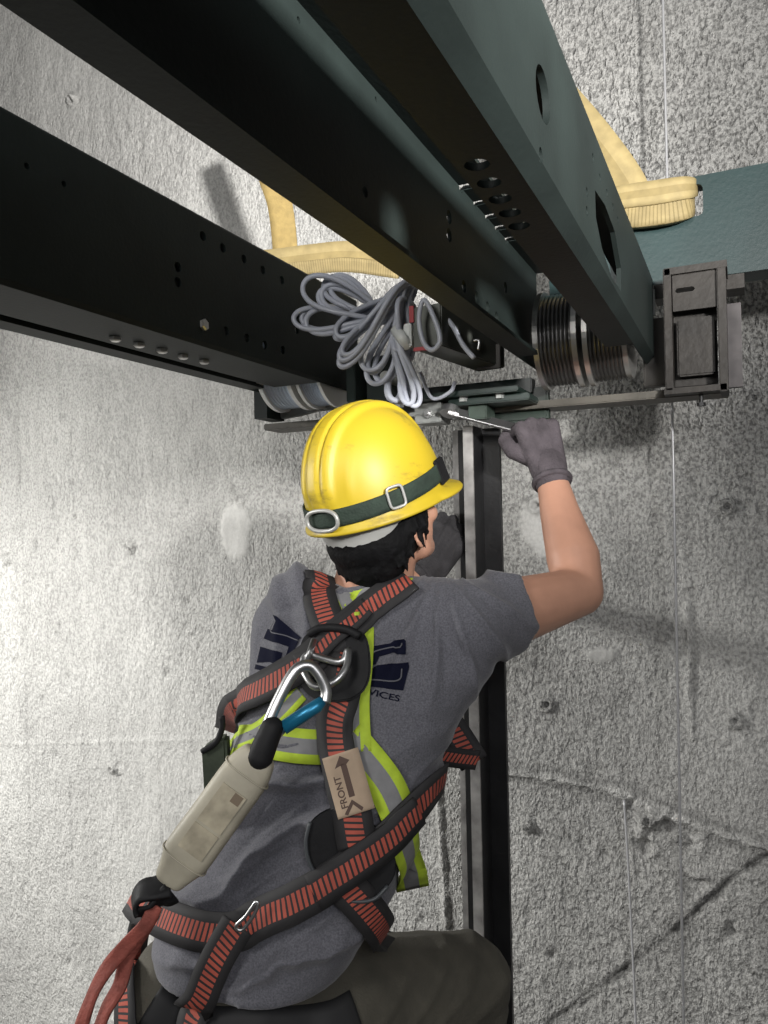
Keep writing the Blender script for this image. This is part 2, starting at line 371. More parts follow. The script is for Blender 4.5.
# ------------------------------------------------------------------ the shaft walls
WY = 1.85
def make_wall():
    x0, x1, z0, z1, st = -3.0, 1.1, -1.3, 3.3, .006
    xs = np.arange(x0, x1+st/2, st); zs = np.arange(z0, z1+st/2, st); X, Z = np.meshgrid(xs, zs, indexing='ij')
    h = (fbm(X*4, Z*2, 4, 1)-.5)*.016 + (fbm(X*28, Z*16, 3, 9)-.5)*.005
    tone = np.full_like(X, .5); bs = np.full_like(X, 1.0)
    wob = fbm(X*9, Z*9, 4, 21)-.5; wob2 = fbm(X*40, Z*40, 3, 31)-.5
    bs *= (.6+.7*np.clip((fbm(X*1.3+3, Z*1.1, 2, 5)-.25)*1.6, 0, 1))*(.62+.55/(1+np.exp(-(X+.95)*5)))
    def xz(u, v): p = at(u, v, Y=WY); return p.x, p.z
    def seg(pts):
        d = np.full_like(X, 9.)
        q = [xz(*p) for p in pts]
        for (a, b), (c, e) in zip(q[:-1], q[1:]):
            L2 = (c-a)**2+(e-b)**2; t = np.clip(((X-a)*(c-a)+(Z-b)*(e-b))/L2, 0, 1)
            d = np.minimum(d, np.hypot(X-a-t*(c-a), Z-b-t*(e-b)))
        return d
    # horizontal pour seam with torn edge, low right
    d = seg([(498, 770), (560, 778), (620, 792), (660, 812), (720, 832), (790, 852)])+wob*.03
    h += .014*np.exp(-(d/.012)**2)*(.3+2.4*np.clip(wob2+.3, 0, 1)); tone += .18*np.exp(-(d/.010)**2)-.16*np.exp(-((d-.02)/.008)**2)
    # faint joint on the left
    d = seg([(-60, 746), (120, 741), (300, 737)])+wob*.01; h += .003*np.exp(-(d/.005)**2); tone += .04*np.exp(-(d/.006)**2)
    # diagonal crack
    d = seg([(540, 1030), (620, 975), (690, 918), (735, 875), (800, 835)])+wob*.02+wob2*.012
    cn = np.clip(fbm(X*25, Z*25, 3, 55)*2-.1, .45, 1); h -= .008*cn*np.exp(-(d/.006)**2); tone -= .36*cn*np.exp(-(d/.0065)**2)
    d = seg([(640, 960), (700, 930), (790, 910)])+wob*.02; tone -= .05*np.exp(-(d/.03)**2)
    # mortar drips
    for pts, w, a in [([(686, 606), (690, 640), (689, 700), (692, 738)], .007, .010), ([(437, 762), (443, 850), (447, 925)], .008, .012), ([(644, 812), (640, 836)], .012, .012),
                      ([(703, 838), (697, 850)], .012, .008), ([(531, 640), (533, 690), (536, 755)], .003, .005), ([(630, 830), (633, 900)], .003, .004)]:
        d = seg(pts)+wob2*.012; h += a*np.exp(-(d/w)**2); tone += .09*np.exp(-(d/w)**2)
    # board marks
    for pts in [[(18, 400), (26, 640), (32, 850)], [(72, 430), (74, 520)], [(70, 740), (76, 960)], [(160, 760), (166, 930)], [(556, 470), (560, 560)], [(700, 20), (706, 150)], [(60, 360), (62, 420)]]:
        d = seg(pts)+wob*.006; h -= .003*np.exp(-(d/.003)**2); tone -= .12*np.exp(-(d/.0035)**2)*np.clip(fbm(X*30,Z*14,3,77)*2-.5,0,1)
    # trowelled patches with rubble
    for (u, v, rx, ry, a) in [(236, 524, .060, .075, .17), (549, 527, .055, .065, .10), (600, 655, .04, .02, 0)]:
        cx, cz = xz(u, v); q = np.hypot((X-cx)/rx, (Z-cz)/ry)+wob*1.3; mk = 1/(1+np.exp((q-1)*14)); h += mk*.006; tone += mk*a; bs *= 1-.8*mk
    for (u, v, r) in [(238, 495, .035), (548, 512, .024), (130, 545, .022), (75, 515, .012), (8, 560, .03), (655, 815, .03), (645, 845, .03), (625, 800, .02), (700, 880, .02), (730, 930, .02), (530, 822, .018), (120, 770, .02),
                      (75, 100, .02), (555, 955, .016), (78, 913, .01), (80, 380, .012), (190, 628, .02)]:
        cx, cz = xz(u, v); q = np.hypot(X-cx, Z-cz)/r; mk = np.exp(-q**4); h += mk*wob2*.06; tone += mk*wob2*.35
    # tie-hole knobs: raised collar, sunk centre
    for (u, v, r) in [(727, 507, .016), (537, 505, .018), (547, 704, .017), (735, 721, .015), (648, 820, .014), (674, 450, .006), (753, 397, .008), (528, 826, .012), (680, 838, .012), (72, 100, .017), (131, 549, .013), (113, 768, .014)]:
        cx, cz = xz(u, v); q = np.hypot(X-cx, Z-cz)+wob2*.004; h += .016*np.exp(-((q-r*.75)/(r*.38))**2)-.012*np.exp(-(q/(r*.5))**2)
        tone -= .22*np.exp(-(q/(r*.55))**2); tone -= .05*np.exp(-((q-r*1.3)/(r*.5))**2)
    # pock marks
    r = np.random.default_rng(12)
    for k in range(260):
        cx, cz = r.uniform(-2.4, .6), r.uniform(-.3, 2.6); rr = r.uniform(.003, .010)
        i0, i1 = int((cx-.04-x0)/st), int((cx+.04-x0)/st); j0, j1 = int((cz-.04-z0)/st), int((cz+.04-z0)/st)
        sl = np.s_[max(i0, 0):i1, max(j0, 0):j1]; q = np.hypot(X[sl]-cx, (Z[sl]-cz)*r.uniform(.4, 1))/rr
        h[sl] -= .006*np.exp(-q**2); tone[sl] -= .10*np.exp(-q**2)
    nx, nz = X.shape; co = np.stack([X, WY-h, Z], -1).reshape(-1, 3)
    idx = np.arange(nx*nz).reshape(nx, nz); F_ = np.stack([idx[:-1, :-1], idx[1:, :-1], idx[1:, 1:], idx[:-1, 1:]], -1).reshape(-1, 4)
    me = bpy.data.meshes.new('wall_back'); me.vertices.add(len(co)); me.vertices.foreach_set('co', co.ravel())
    me.loops.add(F_.size); me.loops.foreach_set('vertex_index', F_.ravel().astype(np.int32)); me.polygons.add(len(F_))
    me.polygons.foreach_set('loop_start', np.arange(0, F_.size, 4, dtype=np.int32)); me.polygons.foreach_set('use_smooth', np.ones(len(F_), bool))
    me.update(calc_edges=True)
    ca = me.color_attributes.new('tone', 'FLOAT_COLOR', 'POINT'); c4 = np.ones((len(co), 4), np.float32)
    c4[:, 0] = np.clip(tone, .12, .8).ravel(); c4[:, 1] = np.clip(bs, .1, 1.5).ravel(); ca.data.foreach_set('color', c4.ravel())
    me.materials.append(CONC); o = bpy.data.objects.new('wall_back', me); COL.objects.link(o); struct(o)
make_wall()
struct(G().box((-3.2, -1.8, -1.3), (-3.0, 1.86, 3.3)).build('wall_left', CONC2))
struct(G().box((1.1, -1.8, -1.3), (1.3, 1.86, 3.3)).build('wall_right', CONC2))
struct(G().box((-3.2, -1.8, -1.5), (1.3, 2.0, -1.3)).build('floor', CONC2))
# timber working platform (below the frame of the photo; carries the worker)
pf = empty('work_platform', (-.3, .3, -1.3), 'timber plank working platform under the kneeling worker', 'platform')
for i in range(10):
    y = -.75+i*.215
    x0, x1 = (-1.25, .75)
    G().box((x0, y, -.17), (x1, y+.2, -.13)).build('plank', DECKM, pf, bevel=.004)
for x in (-1.0, -.25, .5): G().box((x-.03, -.8, -.27), (x+.03, 1.38, -.171)).build('joist', DECKM, pf, bevel=.003)
for x in (-1.0, .5):
    for y in (-.7, 1.3): G().cyl((x, y, -1.3), (0, 0, 1), .024, 1.03).build('prop', GREYPL, pf, smooth=False)

# ------------------------------------------------------------------ overhead steel frame
ZB, ZT = 1.47, 1.67
Y0 = -1.1
def channel(name, xo, side, y1, r, yfl, label, holes=None, group=None, fl=.045, t=.006, mat_=GREEN, zt=ZT):
    """formed channel along Y: web outer face at X=xo, flanges pointing to side (-1/+1); r outer corner radius"""
    s = side
    def prof(withfl):
        P = []
        # outer: bottom flange tip -> corner -> web -> top corner -> top flange tip ; inner back
        f = fl if withfl else r+.001
        P.append((xo+s*f, ZB))
        for k in range(2): P.append((xo+s*r*(1-k), ZB+r*k))
        for k in range(7): a = pi/2*k/6; P.append((xo+s*(.008-.008*math.cos(a)), zt-.008+.008*math.sin(a)))
        P.append((xo+s*fl, zt)); P.append((xo+s*fl, zt-t)); P.append((xo+s*(t), zt-t))
        ri = max(r-t, .002)
        for k in (1, 0): P.append((xo+s*(t+ri*.6*(1-k)), ZB+t+ri*.6*k))
        P.append((xo+s*f, ZB+t)); return P
    P = prof(True); g = G().prism([(x, Y0, z) for x, z in P], (0, y1-Y0, 0)); me = fixn(g.mesh())
    holes = holes or G(); xa, xb = sorted((xo+s*(r+.0015), xo+s*(fl+.02))); holes.box((xa, yfl, ZB-.01), (xb, y1+.02, ZB+t+.012))
    if holes: me = cut(me, holes)
    for p in me.polygons: p.use_smooth = True
    try: me.set_sharp_from_angle(angle=math.radians(28))
    except Exception: pass
    o = link(name, me, mat_); tag(o, label, 'steel beam', group); return o

def holes_x(pts, X, r=.0075, w=.03):
    g = G()
    for p in pts:
        u, v = p[:2]; rr = p[2] if len(p) > 2 else r; q = at(u, v, X=X); g.cyl((X-w, q.y, q.z), (1, 0, 0), rr, 2*w, 14)
    return g
def holes_z(pts, Z, r=.009, w=.02, g=None):
    g = g or G()
    for (u, v) in pts:
        q = at(u, v, Z=Z); g.cyl((q.x, q.y, Z-w), (0, 0, 1), r, 2*w, 14)
    return g
left_pat = [(203, 236), (223, 248), (244, 259), (263, 270), (282, 280), (178, 267), (178, 282), (226, 331), (247, 338), (265, 345), (283, 350), (297, 317), (297, 330), (27, 166, .004), (64, 184, .004)]
XL, XL2, XM, XR = -.735, -.915, -.356, -.140
h = holes_x(left_pat, XL); LB = channel('channel_beam', XL, -1, 1.455, .006, 1.30, 'left dark green channel beam whose drilled side faces the worker', h, fl=.11)
channel('channel_beam', XL2, 1, 1.36, .008, 1.30, 'outermost left dark green channel beam behind the drilled left beam', holes_x([(115, 337), (139, 343)], XL2, .006), fl=.045)
for (u, v) in [(115, 337), (139, 343), (162, 349), (183, 355), (204, 360)]:
    q = at(u, v, Z=ZB); G().lathe([(0, .0085), (.004, .0085), (.006, .006)], (q.x, q.y, ZB-.0005), (0, 0, -1), 6).build('bolt', RIMSTEEL, LB)
q = at(203, 325, X=XL); G().lathe([(0, .009), (.004, .009), (.006, .006)], (XL+.0005, q.y, q.z), (1, 0, 0), 6).build('bolt', RIMSTEEL, LB)
mid_pat = [(457, 187), (471, 201), (483, 216), (493, 228), (503, 240), (445, 218), (445, 236), (460, 287), (473, 298), (484, 308), (493, 318), (360, 193, .006), (502, 288), (293, 22, .003), (371, 101, .003)]
channel('channel_beam', XM, 1, 1.455, .015, 1.27, 'middle black-green channel beam running overhead above the grey cable coil', holes_x(mid_pat, XM, .0095), fl=.05)
h = holes_x([(541, 155, .006), (593, 158, .005), (600, 178, .005), (607, 193, .005), (613, 207, .005), (618, 220, .005), (587, 192, .005), (587, 211, .005)], XR)
h = holes_z([(477, 165), (489, 183), (500, 199), (510, 213), (519, 226)], ZB, .010, .012, h)
q = at(543, 95, X=XR); h.prism([(XR-.03, q.y+.022*math.cos(a)*1.1, q.z+.022*math.sin(a)) for a in [2*pi*k/18 for k in range(18)]], (.06, 0, 0))
cutp = [at(u, v, X=XR) for u, v in [(595, 190), (605, 205), (615, 232), (621, 268), (621, 291), (612, 278), (602, 248), (596, 218)]]
h.prism([(XR-.03, p.y, p.z) for p in cutp], (.06, 0, 0))
channel('channel_beam', XR, -1, 1.455, .013, 1.27, 'right dark green channel beam with an oval slot and grey-lit side', h, fl=.056, zt=1.628)

# cross beam on the right, with slot
q0 = at(634, 278, Y=1.46); zt = at(700, 172, Y=1.46).z; zb = at(700, 276, Y=1.46).z
me = G().box((-.33, 1.475, zb), (.85, 1.483, zt)); 
g = G(); g.box((-.33, 1.475, zb), (.85, 1.483, zt)); me = fixn(g.mesh())
s0, s1 = at(676, 181, Y=1.46), at(703, 213, Y=1.46)
c = G(); zz0 = at(690, 214, Y=1.46).z; zz1 = at(690, 182, Y=1.46).z
rx = .008
c.prism([(x, 1.44, z) for x, z in [(s0.x-.03, zz0), (s1.x-rx, zz0), (s1.x-rx*.3, zz0+rx*.3), (s1.x, zz0+rx), (s1.x, zz1-rx), (s1.x-rx*.3, zz1-rx*.3), (s1.x-rx, zz1), (s0.x-.03, zz1)]], (0, .05, 0))
me = cut(me, c)
xb = link('cross_beam', me, GREEN2); tag(xb, 'dark teal-green cross beam at right with a rectangular slot near the sling', 'steel beam')
G().box((-.33, 1.4831, zb), (.85, 1.54, zb+.007)).box((-.33, 1.4831, zt-.007), (.85, 1.53, zt)).build('flange', GREEN2, xb)
# soffit plate under the cross beam
t_ = G().box((-.14, 1.475, zb-.026), (at(668, 262, Y=1.46).x, 1.53, zb-.001)).box((at(668, 262, Y=1.46).x+.0001, 1.475, zb-.006), (at(722, 262, Y=1.46).x, 1.53, zb-.001)).box((at(722, 262, Y=1.46).x+.0001, 1.475, zb-.026), (at(744, 262, Y=1.46).x, 1.53, zb-.001)); tag(t_.build('packing_plate', RUST), 'brown packing plate bolted under the right cross beam', 'steel plate')

# grooved pulleys
def pulley(x0, x1, yc, zc, R, label, warm=True):
    rr_ = label.startswith('pulley behind'); p = empty('grooved_pulley', ((x0+x1)/2, yc, zc-R), label, 'pulley', 'grooved pulleys at the ends of the beams')
    w = x1-x0; fw = w*.12
    G().lathe([(0, R*.3), (0, R), (fw, R), (fw, R*.9)], (x0, yc, zc), (1, 0, 0), 56)\
        .lathe([(0, R*.9), (0, R), (fw, R), (fw, R*.3)] if not rr_ else [(0, R*.8), (0, R*.9), (fw, R*.9), (fw, R*.3)], (x1-fw, yc, zc), (1, 0, 0), 56).build('rim', RIMSTEEL if warm else mat('lit_pale_rim', (.75, .76, .75), .35, .3), p, smooth=False)  # left-hand rims coloured paler, strong light on them put into the base colour
    n = 8; prof = []; a0, a1 = fw*1.02, w-fw*1.02
    for i in range(n*6+1):
        t = i/(n*6); prof.append((a0+(a1-a0)*t, R*.93-.0028*abs(math.sin(pi*n*t))**.7))
    prof = [(a0, R*.3)]+prof+[(a1, R*.3)]
    o = G().lathe(prof, (x0, yc, zc), (1, 0, 0), 56).build('groove_drum', mat('lit_blue_drum', (.55, .63, .74), .35, .4, .1, 30) if not warm else mat('oiled_steel', (.20, .195, .19), .30, .95, .2, 30), p, smooth=False)  # left-hand drums get a bright bluish colour standing in for strong light
    G().cyl((x0-.004, yc, zc), (1, 0, 0), .022, w+.008).build('axle', BLACKST, p, smooth=False)
    # wire ropes lying in the grooves are part of the drum profile
    return p
pulley(-.327, -.252, 1.405, 1.52, .088, 'pulley with the dark left drum, left one of the right-hand pair')
pulley(-.243, -.172, 1.405, 1.52, .088, 'pulley behind the slanting beam end, right one of the right-hand pair')
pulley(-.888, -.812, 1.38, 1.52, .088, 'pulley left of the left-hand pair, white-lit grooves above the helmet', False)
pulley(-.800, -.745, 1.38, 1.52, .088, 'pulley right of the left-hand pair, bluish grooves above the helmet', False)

# long lower cross bar (carries pulleys)
zc1 = 1.418; 
lb = G().box((-.96, 1.43, zc1-.014), (-.02, 1.50, zc1)).build('bottom_cross_bar', mat('pale_brown_primer', (.085, .078, .065), .55, .2, .4, 12, .2), bevel=.002)
tag(lb, 'long flat brown bar under the four pulleys', 'steel bar')
# tray fin on the left with notch
g = G(); pts = [at(u, v, Y=1.42) for u, v in [(262, 392), (285, 393), (300, 404), (346, 403), (346, 409), (318, 411), (300, 416), (283, 419), (272, 405)]]
g.prism([(p.x, 1.414, p.z) for p in pts], (0, .012, 0)); tag(g.build('notched_bracket', GREYPL), 'small notched grey bracket under the left pulleys beside the helmet', 'bracket')
# end plates holding pulleys
e = G(); a, b = at(283, 375, Y=1.42), at(262, 392, Y=1.42)
tag(G().box((-.937, 1.362, 1.42), (-.905, 1.43, 1.49)).build('end_plate', GREEN), 'dark end plate at the tip of the left outer beam', 'steel plate')

# right brackets
def pbox(u0, v0, u1, v1, y0, y1, g=None):
    g = g or G(); a, b = at((u0), (v0+v1)/2, Y=y0), at(u1, (v0+v1)/2, Y=y0); c, d = at((u0+u1)/2, v0, Y=y0), at((u0+u1)/2, v1, Y=y0)
    return g.box((a.x, y0, d.z), (b.x, y1, c.z))
tag(pbox(643, 318, 668, 386, 1.475, 1.50).build('side_plate', mat('grey_brown_plate', (.060, .055, .048), .55, .2, .3, 14, .2), bevel=.002), 'flat grey-brown plate between right pulleys and slotted bracket', 'steel plate')
tag(pbox(640, 290, 655, 316, 1.47, 1.477).build('bolt_tab', GREYPL), 'small grey bolt tab under the beam end', 'steel plate')
br = empty('guide_bracket', at(695, 395, Y=1.42), 'tall brown bracket with a bright oval slot hanging under the right cross beam', 'bracket')
bp = fixn(pbox(672.5, 271.5, 717.5, 309, 1.408, 1.414).mesh()); cc = at(685, 290, Y=1.41)
c = G(); c.prism([(cc.x+dx, 1.38, cc.z+dz) for dx, dz in [(-.013, -.004), (.013, -.004), (.016, 0), (.013, .004), (-.013, .004), (-.016, 0)]], (0, .05, 0))
me = cut(bp, c); link('slotted_plate', me, RUST, br); pbox(672.5, 309, 717.5, 385.5, 1.445, 1.453).build('back_plate', RUST, br)
pbox(664, 268, 672, 391, 1.40, 1.474).build('side_flange', RUST, br, bevel=.0015); pbox(718, 266, 727, 391, 1.40, 1.474).build('side_flange', RUST, br, bevel=.0015)
pbox(664, 264, 727, 271, 1.40, 1.474).build('top_flange', RUST, br); pbox(664, 386, 727, 392, 1.40, 1.453).build('bottom_flange', RUST, br)
G().obox(at(696, 347, Y=1.43), (.030, 0, 0), (0, .009, 0), (0, 0, .050)).build('inner_pad', RUST, br, bevel=.003)
lab(pbox(728, 303, 742, 387, 1.46, 1.475).build('outer_plate', mat('mottled_plate', (.065, .058, .058), .5, .3, .5, 25), br), 'mottled grey outer plate')
g = G(); p = at(701, 391, Y=1.43); g.cyl((p.x, p.y, p.z-.022), (0, 0, 1), .0035, .022).cyl((p.x, p.y, p.z-.026), (0, 0, 1), .007, .006, 6).build('bolt', BLACKST, br)
# gusset at beam end
g = G(); P = [at(u, v, Y=1.47) for u, v in [(617, 232), (634, 236), (637, 250), (632, 292), (620, 292)]]
g.prism([(p.x, 1.448, p.z) for p in P], (0, .011, 0)); tag(g.build('gusset_plate', GREEN2), 'green gusset plate joining right beam end to cross beam', 'steel plate')

# centre mounting plates
ZP = 1.435
mp_ = empty('mounting_plate', (-.55, 1.42, 1.42), 'dark green mounting plate above the guide rail, between the beams', 'steel plate')
a = at(356, 398, Z=ZP); 
G().box((-.70, 1.34, ZP-.010), (-.36, 1.50, ZP)).build('base_plate', PLATEGREEN, mp_, bevel=.002)
G().box((-.715, 1.36, ZP+.001), (-.695, 1.44, 1.52)).build('upright', PLATEGREEN, mp_, bevel=.002)
G().box((-.64, 1.44, ZP+.001), (-.36, 1.47, ZP+.03)).build('rib', PLATEGREEN, mp_, bevel=.002)
G().box((-.50, 1.36, ZP-.024), (-.345, 1.43, ZP-.011)).build('clamp_bar', PLATEGREEN, mp_, bevel=.002)
for (x, y) in [(-.69, 1.352), (-.60, 1.352), (-.47, 1.352), (-.40, 1.352)]:
    G().cyl((x, y+.01, ZP-.018), (0, 0, 1), .009, .008, 6).build('bolt', GREYPL, mp_)
gs = empty('guide_shoe', (-.52, 1.40, 1.36), 'grey steel guide shoe on the head of the guide rail', 'guide shoe')
xa, xb2 = at(428, 410, Y=1.38).x, at(446, 410, Y=1.38).x
G().box((-.575, 1.375, 1.385), (-.520, 1.43, 1.424)).box((-.585, 1.37, 1.400), (-.515, 1.435, 1.407)).build('cheek', GREYPL, gs, bevel=.002)
G().box((-.466, 1.375, 1.385), (-.430, 1.43, 1.424)).build('cheek', mat('dark_green_cast', (.03, .045, .035), .5, .1, .4, 30), gs, bevel=.002)
G().lathe([(0, .009), (.006, .009), (.006, .004), (.012, .004)], (-.545, 1.374, 1.402), (0, -1, 0), 6).build('bolt', STEEL, gs)
G().box((-.52, 1.436, 1.395), (-.466, 1.4445, 1.424)).build('bridge', GREYPL, gs)
# round stud under the coil
p = at(385, 377, Y=1.34); tag(G().lathe([(0, .012), (.012, .013), (.016, .009), (.06, .009)], p, (0, 1, 0), 20).build('stud_bolt', WHITEP, smooth=False), 'round pale bolt head under the cable coil', 'bolt')
# green block behind coils
tag(pbox(366, 355, 398, 402, 1.40, 1.45).build('spacer_block', PLATEGREEN, bevel=.003), 'green spacer block under the cable coil', 'steel block')
tag(pbox(492, 388, 548, 422, 1.452, 1.475).build('corner_block', mat('dark_block', (.018, .028, .022), .4, .1, .4, 30), bevel=.004), 'dark corner block above the gloved hand', 'steel block')

# guide rail
gr = empty('guide_rail', (-.49, 1.5, -1.3), 'dark vertical guide rail with a worn grey edge, fixed to the wall', 'guide rail')
G().box((-.535, 1.512, -1.3), (-.447, 1.524, 1.383)).build('back_flange', BLACKST, gr)
G().box((-.502, 1.4525, -1.3), (-.482, 1.5115, 1.383)).build('blade', BLACKST, gr)
lab(G().box((-.502, 1.447, -1.3), (-.482, 1.452, 1.383)).build('running_face', RAILTIP, gr), 'worn grey running face')
lab(G().box((-.5475, 1.512, -1.3), (-.5355, 1.524, 1.383)).build('side_strip', RAILTIP, gr), 'grey side strip')
for z in (-.6, 1.0): G().box((-.60, 1.5245, z), (-.5485, 1.845, z+.045)).build('wall_bracket', BLACKST, gr)

# hanging steel wires
def wire(pts, r, label, mat_=ROPE):
    p = [Vector(x) for x in pts]; tag(G().tube(cr_spline(p, 10), r, 8).build('steel_rope', mat_, smooth=True), label, 'wire')
a, b, c_ = at(660, -120, Y=1.72), at(672, 400, Y=1.72), at(686, 1150, Y=1.72)
wire([a, b, c_], .0028, 'long thin steel wire hanging down the wall at right')
wire([at(624, 800, Y=1.80), at(628, 862, Y=1.79), at(633, 960, Y=1.79), at(640, 1120, Y=1.78)], .0026, 'short pale wire at lower right of the wall, left of the long wire')

# ------------------------------------------------------------------ ribbons
def ribbon(path, normals, w, t=.003, name='strap', mats=STRAP, parent=None, across=5, snap=None, build=True, g=None, off=0.0, wf=None):
    """band of width w and thickness t along path; normals point outwards"""
    g = g or G(); n = len(path); rows = []; s = 0; S = []
    for i in range(n):
        if i: s += (path[i]-path[i-1]).length
        S.append(s); T = (path[min(i+1, n-1)]-path[max(i-1, 0)]).normalized(); nn = normals[i].normalized(); sd = T.cross(nn).normalized()
        nn = sd.cross(T).normalized(); ww = w*(wf[i] if wf else 1)
        top = []; bot = []
        for k in range(across):
            f = k/(across-1)-.5; q = path[i]+sd*ww*f
            if snap:
                hq = snap(q, nn)
                if hq is not None: q = q*.25+(hq+nn*off)*.75
            top.append(q+nn*t/2); bot.append(q-nn*t/2)
        rows.append((top, bot))
    vs = []; A = across
    for top, bot in rows: vs += top+bot
    fs = []; uv = []
    for i in range(n-1):
        for k in range(A-1):
            b = i*2*A; c = (i+1)*2*A; u0, u1 = k/(A-1), (k+1)/(A-1)
            fs.append((b+k, b+k+1, c+k+1, c+k)); uv.append(((u0, S[i]), (u1, S[i]), (u1, S[i+1]), (u0, S[i+1])))
            fs.append((b+A+k+1, b+A+k, c+A+k, c+A+k+1)); uv.append(((u1, S[i]), (u0, S[i]), (u0, S[i+1]), (u1, S[i+1])))
        for k, u0 in ((0, 0.), (A-1, 1.)):
            b = i*2*A; c = (i+1)*2*A; fs.append((b+k, c+k, c+A+k, b+A+k) if k == 0 else (b+k, b+A+k, c+A+k, c+k)); uv.append(((u0, S[i]),)*4)
    for i in (0, n-1):
        b = i*2*A
        for k in range(A-1): fs.append((b+k, b+A+k, b+A+k+1, b+k+1)); uv.append(((.01, S[i]),)*4)
    g.add(vs, fs, uv)
    if not build: return g
    me = g.mesh(); me = fixn(me); return link(name, me, mats, parent, True)

# ------------------------------------------------------------------ yellow slings
toCam = lambda p: (EYE-p).normalized()
sl = empty('lifting_sling', at(645, 225, Y=1.45), 'yellow lifting sling wrapped round the right cross beam', 'lifting sling')
g = G()
P = [at(u, v, Y=y) for u, v, y in [(440, -20, 1.60), (520, 62, 1.56), (566, 112, 1.50), (598, 152, 1.475), (620, 184, 1.466), (628, 202, 1.465)]]
P = cr_spline(P, 8); ribbon(P, [Vector((.1, -1, .05))]*len(P), .085, .006, 'hanging_leg', SLINGP, sl)
# bundled wrap, like a fat sleeve, going into the slot
cy = [at(u, v, Y=y) for u, v, y in [(585, 216, 1.468), (604, 212, 1.462), (630, 208, 1.452), (655, 205, 1.450), (674, 202, 1.453), (685, 200, 1.463), (690, 199, 1.49), (689, 199, 1.54)]]
pp = cr_spline(cy, 7); nm = []
for i, q in enumerate(pp):
    T = (pp[min(i+1, len(pp)-1)]-pp[max(i-1, 0)]).normalized(); nm.append(Vector((0, 0, 1)).cross(T)*-1)
nm = [n_ if n_.dot(Vector((.3, -1, 0))) > 0 else -n_ for n_ in nm]
wf = [1.0 if q.y < 1.44 else max(.62, 1-(q.y-1.44)*9) for q in pp]
ribbon(pp, nm, .082, .016, 'wrap', SLING, sl, wf=wf, across=7)
pp2 = [q+n_*.010+Vector((0, 0, .018)) for q, n_ in zip(pp, nm)]
ribbon(pp2, nm, .046, .008, 'wrap', SLINGP, sl, wf=wf, across=5)
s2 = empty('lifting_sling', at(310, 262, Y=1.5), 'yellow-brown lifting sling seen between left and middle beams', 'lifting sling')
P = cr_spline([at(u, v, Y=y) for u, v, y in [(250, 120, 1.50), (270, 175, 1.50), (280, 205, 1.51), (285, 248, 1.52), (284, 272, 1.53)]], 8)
ribbon(P, [Vector((.35, -1, 0))]*len(P), .058, .006, 'hanging_leg', mat('brown_sling_face', (.27, .195, .07), .85, 0, .15, 60, .3, 200), s2)  # hanging leg in a browner colour than the wraps
P = cr_spline([at(u, v, Y=1.50) for u, v in [(225, 263), (265, 264), (310, 259), (350, 256), (400, 262)]], 8)
ribbon(P, [Vector((0, -1, -.1))]*len(P), .062, .010, 'wrap', SLINGP, s2)
P2 = [q+Vector((0, -.008, -.022)) for q in P]
ribbon(P2, [Vector((0, -1, -.4))]*len(P), .03, .010, 'wrap', SLING, s2)

# ------------------------------------------------------------------ cable hank, box
def loopcable(u, v, Y, ang, L, W, n=1, tilt=.0, rnd=.0, root=None, r=.0047):
    """long closed bights seen from the hank's neck at u,v; ang: direction in the photo plane, L length, W width"""
    g = G(); base = at(u, v, Y=Y)
    for k in range(n):
        a = ang+random.uniform(-1, 1)*rnd; l = L*random.uniform(.88, 1.05); w = W*random.uniform(.7, 1.1); yy = random.uniform(-.02, .02)
        ex = CR*math.cos(a)+CU*math.sin(a); ey = -CR*math.sin(a)+CU*math.cos(a); ez = Vector((0, -1, 0)); ph = random.uniform(-.3, .3)
        pts = []
        for i in range(26):
            t = 2*pi*i/26; sx = (1-math.cos(t))/2; wy = math.sin(t)*(.25+.75*sx)
            pts.append(base+ex*l*sx+ey*w*wy+ez*(.022*math.sin(t+ph)+yy+.01*math.sin(2*t+ph))+CU*(-.012*sx))
        g.tube(cr_spline(pts, 3, True), r, 8, True)
    return g
ck = empty('cable_coil', at(385, 395, Y=1.27), 'tangled coil of grey electric cable hanging between the beams', 'cable')
def hank(specs):
    g = G()
    for s_ in specs:
        h_ = loopcable(*s_[:6], n=s_[6], rnd=s_[7]); g.add(h_.v, h_.f)
    return g.build('cable_hank', CABLE, ck, smooth=True)
hank([(388, 322, 1.25, math.radians(152), .158, .040, 3, .10), (376, 318, 1.27, math.radians(133), .112, .030, 2, .08), (392, 322, 1.26, math.radians(176), .165, .034, 3, .07)])
hank([(406, 284, 1.23, math.radians(212), .150, .030, 3, .08), (410, 284, 1.22, math.radians(228), .175, .030, 3, .07), (412, 284, 1.24, math.radians(246), .170, .034, 4, .08)])
hank([(398, 338, 1.24, math.radians(-86), .112, .030, 4, .10), (402, 338, 1.23, math.radians(-74), .112, .026, 3, .08), (406, 300, 1.22, math.radians(-95), .085, .014, 2, .10)])
g = G().tube(cr_spline([at(u, v, Y=y) for u, v, y in [(420, 372, 1.3), (432, 398, 1.32), (450, 392, 1.32), (455, 382, 1.33)]], 8), .0035, 8).build('cable_tail', CABLE, ck, smooth=True)
g = G().tube(cr_spline([at(u, v, Y=y) for u, v, y in [(396, 330, 1.20), (402, 338, 1.185), (408, 346, 1.20)]], 8), .010, 8).build('cable_tie', WHITEP, ck, smooth=True)

